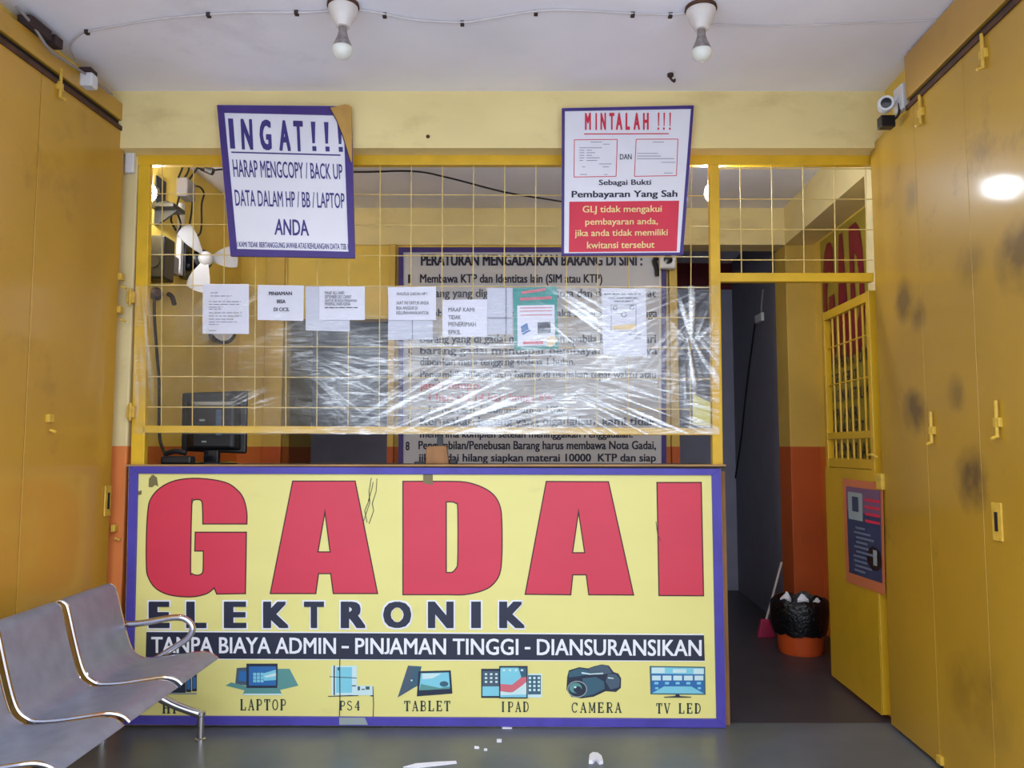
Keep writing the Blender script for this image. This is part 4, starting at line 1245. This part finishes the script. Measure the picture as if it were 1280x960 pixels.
for k, (dx, dy, dz, lb) in enumerate(((-0.10, -0.05, 0.345, 'crumpled white paper at the broom side of the waste bin'), (0.0, -0.07, 0.335, 'crumpled white paper in the middle of the waste bin'), (0.10, -0.05, 0.33, 'crumpled paper scrap at the gate side of the waste bin'))):
    mb = MB()
    pos = c + Vector((dx, dy, dz))
    rr = 0.042 if k < 2 else 0.026
    vs = [pos + Vector((rr * (0.6 + 0.7 * random.random()) * math.cos(a) * math.cos(b_), rr * (0.6 + .7 * random.random()) * math.sin(a) * math.cos(b_), rr * 1.1 * math.sin(b_) * (0.7 + .6 * random.random()))) for b_ in (-1.3, -0.5, 0.4, 1.3) for a in [i * math.pi / 4 for i in range(8)]]
    fs = [(i * 8 + j, i * 8 + (j + 1) % 8, (i + 1) * 8 + (j + 1) % 8, (i + 1) * 8 + j) for i in range(3) for j in range(8)] + [tuple(range(8))[::-1], tuple(range(24, 32))]
    tag(mb.add(vs, fs).build('crumpled_paper', 'paper'), lb, 'paper', 'papers thrown in the waste bin')
br = thing('broom', 'pink broom with a pale stick leaning by the waste bin', 'broom', fz(0)(957, 795))
cbr = fz(0)(957, 797)
tip = at(977, 703, 1.95)
MB().tube([cbr + Vector((0.0, 0, 0.10)), tip], 0.008, 8).build('stick', 'wcable', br, smooth=True)
MB().hexa([cbr + Vector(v) for v in ((-.06, -.02, 0), (.07, -.02, 0), (.07, .03, 0), (-.06, .03, 0))], [cbr + Vector(v) for v in ((-.03, -.015, .13), (.03, -.015, .13), (.03, .025, .13), (-.03, .025, .13))]).build('head', 'pink', br, bevel=0.01)
# socket and black cable on the grey passage wall
sl_ = (xs1 - xs0) / (YE - YP - 0.25)
PV = fw(xs0 - 0.004, YP + 0.25, sl_)
c = PV(951, 397)
so = thing('wall_socket', 'white wall socket with a black lead on the grey passage wall', 'socket', c)
MB().box(c.x - 0.025, c.x + 0.03, c.y - 0.09, c.y + 0.09, c.z - 0.04, c.z + 0.03).build('plate', 'plastic', so, bevel=0.006)
MB().tube([PV(945, 396), PV(944, 404), PV(934, 480), PV(925, 560), PV(915, 620), PV(906, 648)], 0.009, 6, smooth=4).build('lead', 'cable', so, smooth=True)
MB().tube([PV(954, 362), PV(952, 380), PV(952, 392)], 0.008, 6, smooth=3).build('conduit', 'grey', so, smooth=True)

# ------------------------------------------------------------------ steel bench
def bench():
    root = thing('bench', 'steel waiting bench of joined seats beside the smooth folding door', 'bench', (-1.6, -1.0, 0))
    prof = [(-1.835, .722), (-1.815, .738), (-1.795, .733), (-1.778, .71), (-1.748, .60), (-1.718, .50), (-1.695, .45), (-1.665, .425), (-1.63, .414), (-1.55, .418), (-1.45, .432), (-1.39, .440), (-1.355, .437), (-1.33, .428), (-1.312, .412)]
    P2 = spline([Vector(p_) for p_ in prof], 3)
    for k in range(4):
        ya, yb = -0.41 - 0.435 * k, -0.795 - 0.435 * k
        mb = MB()
        n = len(P2)
        vs = []
        for dz in (0, 1):
            for y in (ya, yb):
                for i, p_ in enumerate(P2):
                    t = (P2[min(i + 1, n - 1)] - P2[max(i - 1, 0)]).normalized()
                    nrm = Vector((-t.y, t.x)) if True else 0
                    q_ = p_ - (nrm * -0.006 if dz else nrm * 0)
                    vs.append((q_.x, y, q_.y))
        def vid(dz, s, i): return dz * 2 * n + s * n + i
        fs = []
        for i in range(n - 1):
            fs.append((vid(0, 0, i), vid(0, 0, i + 1), vid(0, 1, i + 1), vid(0, 1, i)))
            fs.append((vid(1, 0, i), vid(1, 1, i), vid(1, 1, i + 1), vid(1, 0, i + 1)))
            for s in (0, 1):
                fs.append((vid(0, s, i), vid(1, s, i), vid(1, s, i + 1), vid(0, s, i + 1)))
        st = mb.add(vs, fs).build('seat', 'steel', root, smooth=True)
        for y in (ya, yb):
            MB().tube([(p_.x, y, p_.y) for p_ in P2], 0.008, 8).build('edge_tube', 'chrome', st, smooth=True)
    MB().box(-1.71, -1.65, -2.2, -0.28, 0.33, 0.39).build('beam', 'steel', root, bevel=0.008)
    Ya = -0.385
    MB().tube([(-1.74, Ya, .56), (-1.66, Ya, .565), (-1.53, Ya, .588), (-1.47, Ya, .582), (-1.437, Ya, .545), (-1.455, Ya, .50), (-1.52, Ya, .455), (-1.60, Ya, .405), (-1.66, Ya, .37)], 0.014, 10, smooth=5).build('armrest', 'chrome', root, smooth=True)
    for ye in (-0.30, -2.0):
        lg = MB().tube([(-1.70, ye + .01, .345), (-1.66, ye + .02, .24), (-1.58, ye + .045, .175), (-1.445, ye + .07, .115)], [0.022, 0.022, 0.019], 10, smooth=5)
        lg.tube([(-1.70, ye + .01, .345), (-1.72, ye + .02, .24), (-1.78, ye + .045, .175), (-1.90, ye + .07, .115)], 0.02, 10, smooth=5)
        l_ = lg.build('leg', 'chrome', root, smooth=True)
        for x in (-1.445, -1.90):
            MB().lathe([(0.026, 0), (0.026, 0.008), (0.017, 0.012), (0.017, 0.108), (0.021, 0.112), (0.021, 0.128), (0.0, 0.13)], (x, ye + .07, 0), 16).build('foot', 'chrome', l_, smooth=True)
bench()

# ------------------------------------------------------------------ litter on the floor
pfl = fz(0.0)
def scrap(pts, lb, h=0.004, nm='paper_scrap'):
    mb = MB()
    P = [pfl(*q) for q in pts]
    mb.add(P + [v + Vector((0, 0, h + 0.006 * random.random())) for v in P], [tuple(range(len(P))), tuple(range(len(P), 2 * len(P)))[::-1]] + [(i, (i + 1) % len(P), len(P) + (i + 1) % len(P), len(P) + i) for i in range(len(P))])
    tag(mb.build(nm, 'paper'), lb, 'paper scrap', 'paper scraps on the porch floor')
scrap([(736, 955), (737, 947), (741, 944), (747, 944), (752, 948), (754, 955), (749, 956), (745, 951), (741, 955)], 'curled white paper scrap on the floor below the camera picture', 0.012)
scrap([(504, 959.5), (520, 956.5), (545, 954.5), (570, 953), (571, 954.5), (545, 957.5), (522, 960)], 'long thin paper sliver on the floor below the tablet picture', 0.003)
scrap([(627, 909.5), (640, 910), (640, 911), (628, 911)], 'tiny pale scrap at the banner foot under the tablet trio', 0.003)
scrap([(621, 926), (627, 926), (627, 928), (621, 928)], 'tiny white fleck nearest the banner among the floor specks', 0.003)
scrap([(593, 935), (599, 934.5), (599, 936), (593, 936)], 'tiny white fleck on the floor between tablet and tablet trio pictures', 0.003)
scrap([(605, 937), (609, 937), (609, 938.5), (605, 938.5)], 'tiniest white fleck on the floor beside another fleck', 0.003)

# ------------------------------------------------------------------ things on the counter
zt_ = zc - 0.006
c = at(264, 577, 0.3)
mo = thing('monitor', 'black computer monitor seen from behind on the counter', 'monitor', (c.x, 0.3, zt_))
pm = fy(0.3)
MB().slab([pm(227, 491), pm(309, 488), pm(307, 567), pm(226, 564)], (0, 0.03, 0)).build('screen_case', 'black', mo, bevel=0.01)
pm2 = fy(0.26)
MB().hexa([pm2(242, 508), pm2(292, 508), pm2(290, 560), pm2(242, 560)], [pm(232, 500), pm(302, 500), pm(302, 564), pm(232, 564)]).build('back_hump', 'black', mo, bevel=0.012)
pm3 = fy(0.256)
mb = MB()
poly(mb, rect(249, 524, 256, 526.5), pm3, 0)
poly(mb, rect(252, 551, 258, 553), pm3, 0)
mb.build('maker_mark', 'pic_grey', mo)
MB().slab([fy(0.25)(269, 512), fy(0.25)(277, 512), fy(0.25)(276, 545), fy(0.25)(269, 545)], (0, 0.02, 0)).build('cable_clip', 'pic_slate', mo, bevel=0.006)
zz = pm(260, 560).z
MB().box(c.x - 0.04, c.x + 0.04, 0.29, 0.33, zt_, zz).build('stand', 'blackgloss', mo, bevel=0.006)
MB().lathe([(0.0, 0), (0.13, 0), (0.13, 0.006), (0.1, 0.014), (0, 0.016)], (c.x, 0.32, zt_), 28).build('base', 'blackgloss', mo, smooth=True)
c = at(232, 560, 0.2)
c.x -= 0.03
w_ = thing('telephone', 'low black device on the counter in front of the monitor', 'device', (c.x, 0.17, zt_))
MB().box(c.x - 0.06, c.x + 0.1, 0.10, 0.17, zt_, zt_ + 0.045).build('body', 'black', w_, bevel=0.012)
MB().tube([(c.x - 0.05, 0.135, zt_ + 0.055), (c.x, 0.135, zt_ + 0.07), (c.x + 0.06, 0.135, zt_ + 0.06)], 0.014, 8, smooth=4).build('handset', 'black', w_, smooth=True)
c = at(546, 578, -0.02)
bk = thing('wooden_block', 'small brown wooden block with a black stem on the counter edge', 'block', (c.x, 0.02, zc))
MB().slab([fy(0.0)(533, 558), fy(0.0)(558, 557), fy(0.0)(561, 580), fy(0.0)(532, 580)], (0, 0.06, 0)).build('body', 'brownwood', bk, bevel=0.004)
MB().slab([fy(0.02)(547, 540), fy(0.02)(553, 540), fy(0.02)(554, 560), fy(0.02)(546, 560)], (0, 0.02, 0)).build('stem', 'black', bk, bevel=0.003)
MB().box(c.x + 0.055, c.x + 0.10, 0.02, 0.06, zt_, zt_ + 0.03).build('side_clip', 'black', bk, bevel=0.008)
MB().box(c.x - 0.12, c.x - 0.06, 0.03, 0.06, zt_, zt_ + 0.018).build('tray', 'black', bk, bevel=0.004)

# ------------------------------------------------------------------ left inner wall: shelf, lamp, boxes, fan, cables
PI = fw(-2.15 + 0.005, 0, SL)
def iw(px, py, off=0.0): return fw(-2.15 + 0.005 + off, 0, SL)(px, py)
def wall_lamp(c, label, arm_to):
    t = thing('lit_lamp', label, 'lamp', c, 'lit bulbs inside the shop')
    MB().lathe([(0.0, -0.06)] + [(0.036 * math.cos(a), 0.05 * math.sin(a)) for a in [k * math.pi / 10 - math.pi / 2 + 0.1 for k in range(10)]] + [(0.0, 0.06)], c, 20, cap=False).build('bulb', 'lit', t, smooth=True)
    MB().tube([c + Vector((0, 0, 0.045)), c + Vector((0, 0, 0.10))], 0.018, 12).build('socket', 'plastic', t, smooth=True)
    MB().tube([c + Vector((0, 0, 0.10)), arm_to], 0.006, 8).build('stem', 'cable', t, smooth=True)
c = at(187, 241, 0.25)
wall_lamp(c, 'lit white bulb on the inner wall beside the shelf speaker', Vector((c.x, c.y, Z0 + 0.01)) if False else Vector((xiL(c.y), c.y, c.z + 0.12)))
c = at(889, 241, 0.2)
wall_lamp(c, 'lit white bulb hanging behind the grille door post', Vector((c.x, c.y, CEIL)))
Yh = 0.58
xwl = xiL(Yh)
c = at(205, 260, Yh)
sh = thing('wall_shelf', 'small black bracket shelf on the inner wall near the lit bulb', 'shelf', (xwl, Yh, c.z))
xe = at(223, 260, Yh).x
MB().box(xwl, xe, Yh - 0.07, Yh + 0.10, c.z - 0.012, c.z + 0.012).build('board', 'black', sh, bevel=0.003)
MB().hexa([(xwl, Yh, c.z - 0.1), (xwl + 0.02, Yh, c.z - 0.1), (xwl + 0.02, Yh + 0.02, c.z - 0.1), (xwl, Yh + 0.02, c.z - 0.1)], [(xwl, Yh, c.z - .01), (xwl + 0.14, Yh, c.z - .01), (xwl + .14, Yh + 0.02, c.z - .01), (xwl, Yh + .02, c.z - .01)]).build('bracket', 'black', sh)
sp = thing('speaker', 'dark speaker standing on the small black wall shelf', 'speaker', (xwl + 0.08, Yh, c.z + 0.012))
a, b2 = at(188, 222, Yh), at(198, 254, Yh)
MB().box(xwl + 0.02, b2.x + 0.01, Yh - 0.05, Yh + 0.08, c.z + 0.012, a.z).build('cabinet', 'blackgloss', sp, bevel=0.008)
MB().lathe([(0, 0), (0.03, 0), (0.034, 0.006), (0.02, 0.002), (0, 0.004)], ((xwl + .02 + b2.x) / 2, Yh - 0.05, c.z + 0.08), 20, axis=(0, -1, 0)).build('cone', 'black', sp, smooth=True)
MB().box(xe - 0.14, xe - 0.05, Yh - 0.03, Yh + 0.05, c.z + 0.012, c.z + 0.035).build('power_brick', 'black', sp, bevel=0.004)
# junction box and its cables
c = iw(232, 236, 0.03)
jx = thing('fuse_box', 'grey fuse box with tangled leads on the inner wall', 'fuse box', c)
MB().box(c.x - 0.04, c.x + 0.03, c.y - 0.05, c.y + 0.09, c.z - 0.06, c.z + 0.06).build('cover', 'grey', jx, bevel=0.008)
for pts in (((223, 222), (228, 210), (229, 202), (228, 196)), ((231, 222), (236, 212), (234, 200)), ((237, 224), (244, 214), (250, 206), (262, 209)),
            ((241, 232), (250, 234), (255, 242), (252, 256), (252, 280), (250, 292), (244, 296)), ((241, 246), (239, 268), (235, 290)), ((224, 246), (221, 262), (226, 280), (222, 292)), ((216, 264), (214, 276), (220, 288))):
    MB().tube([iw(x, y, 0.04) for x, y in pts], 0.006, 6, smooth=4).build('lead', 'cable', jx, smooth=True)
MB().box(iw(223, 230).x, iw(223, 230).x + 0.03, iw(223, 230).y, iw(223, 230).y + 0.04, iw(223, 345).z, Z0 + 0.02).build('conduit', 'plastic', jx)
sp = thing('cable_run', 'black cable slung across the shop under the ceiling', 'cable', at(255, 213, 1.0))
P = [at(240, 205, 0.5), at(258, 213, 0.6), at(300, 211, 0.8), at(440, 215, 1.0), at(515, 214, 1.0), at(560, 222, 1.0), at(630, 240, 1.0), at(690, 250, 1.0), at(760, 262, 1.7)]
MB().tube(P, 0.006, 6, smooth=5).build('wire', 'cable', sp, smooth=True)
MB().tube([P[1] + Vector((-.03, 0, .02)), P[1] + Vector((.04, 0, -.01))], 0.022, 8).build('knot', 'cable', sp, smooth=True)
# black box and clutter lower on the wall
c = iw(199, 322, 0.07)
bx_ = thing('wall_speaker', 'black box speaker low on the inner wall beside the grille post', 'speaker', c)
MB().box(c.x - 0.08, c.x + 0.05, c.y - 0.05, c.y + 0.1, c.z - 0.13, c.z + 0.12).build('cabinet', 'black', bx_, bevel=0.01)
MB().lathe([(0, 0), (0.035, 0), (0.04, 0.006), (0.02, 0.002), (0, 0.004)], (c.x - 0.012, c.y - 0.05, c.z - 0.03), 20, axis=(0, -1, 0)).build('cone', 'blackgloss', bx_, smooth=True)
c = iw(213, 330, 0.05)
tr_ = tag(MB().box(c.x - 0.05, c.x + 0.03, c.y - 0.04, c.y + 0.06, c.z - 0.06, c.z + 0.05).build('transformer', 'grey', bevel=0.01), 'grey transformer box between the black speaker and the wall fan', 'transformer')
# wall fan
c = at(252, 325, 0.95)
fn = thing('wall_fan', 'white bladed wall fan with a dark motor on the inner wall', 'fan', c)
xw_ = xiL(0.95)
MB().box(xw_, xw_ + 0.04, 0.90, 1.0, c.z - 0.12, c.z + 0.14).build('wall_plate', 'black', fn, bevel=0.006)
MB().tube([(xw_ + 0.03, 0.95, c.z - .05), (c.x - 0.04, 0.95, c.z)], 0.02, 10).build('arm', 'black', fn, smooth=True)
axf = Vector((0.75, -0.6, 0.05)).normalized()
MB().lathe([(0.0, -0.10), (0.05, -0.10), (0.065, -0.06), (0.065, 0.02), (0.04, 0.04), (0.0, 0.04)], c, 24, axis=axf).build('motor', 'black', fn, smooth=True)
R3 = Vector((0, 0, 1)).rotation_difference(axf).to_matrix()
for a0 in (65, 185, 305):
    vs, fs = [], []
    NI, NJ = 8, 5
    for dz in (0, 0.004):
        for i in range(NI + 1):
            for j in range(NJ + 1):
                r = 0.04 + 0.19 * i / NI
                half = (0.22 + 0.36 * math.sin(math.pi * min(1, 0.15 + 0.62 * i / NI)))
                aa = math.radians(a0) + half * (j / NJ - 0.5) * 2 * (0.06 + 0.12 * i / NI) / r * 0.8
                vs.append(c + R3 @ Vector((r * math.cos(aa), r * math.sin(aa), 0.05 + dz + 0.03 * (j / NJ - 0.5))))
    nn = (NI + 1) * (NJ + 1)
    idx = lambda dz, i, j: dz * nn + i * (NJ + 1) + j
    for i in range(NI):
        for j in range(NJ):
            fs.append((idx(0, i, j), idx(0, i, j + 1), idx(0, i + 1, j + 1), idx(0, i + 1, j)))
            fs.append((idx(1, i, j), idx(1, i + 1, j), idx(1, i + 1, j + 1), idx(1, i, j + 1)))
    MB().add(vs, fs).build('blade', 'plastic', fn, smooth=True)
MB().lathe([(0.045, 0.035), (0.045, 0.06), (0.03, 0.075), (0.0, 0.078)], c, 20, axis=axf).build('hub', 'plastic', fn, smooth=True)
# hook with a hanging black cable
c = iw(194, 368, 0.04)
hk = thing('hanging_cable', 'black cable hanging from a wall hook down to the counter', 'cable', c)
MB().lathe([(0, 0), (0.035, 0.0), (0.04, 0.02), (0.02, 0.05), (0, 0.05)], c + Vector((0, 0, 0.0)), 12, axis=(0.6, -0.8, 0)).build('hook_plate', 'debris', hk, smooth=True)
MB().tube([iw(193, 374, .05), iw(193, 395, .05), iw(196, 440, .05), iw(199, 480, .05), iw(199, 540, .06), iw(203, 560, .12), Vector((-1.86, 0.3, zt_ + .03)), Vector((-1.78, 0.34, zt_ + .012))], 0.009, 8, smooth=5).build('lead', 'cable', hk, smooth=True)
c = iw(213, 371, 0.03)
tag(MB().tube([c + Vector((-.02, 0.02, .02)), c + Vector((.01, 0, .0)), c + Vector((.03, -.01, -.05))], 0.014, 8, smooth=3).build('plug', 'debris', smooth=True), 'dark loose plug on the inner wall beside the cable hook', 'plug')
# clock
c = PI(270, 411)
ck = thing('wall_clock', 'round black rimmed clock on the inner wall mostly hidden by a letter page', 'clock', c)
axk = Vector((0.8, -0.6, 0)).normalized()
MB().lathe([(0.0, -0.06), (0.1, -0.06), (0.115, 0.02), (0.1, 0.03), (0.095, 0.02), (0.0, 0.02)], c + axk * 0.06, 32, axis=axk).build('rim', 'blackgloss', ck, smooth=True)
MB().lathe([(0.0, 0.021), (0.09, 0.021), (0.0, 0.023)], c + axk * 0.06, 32, axis=axk, cap=False).build('dial', 'plastic', ck, smooth=True)
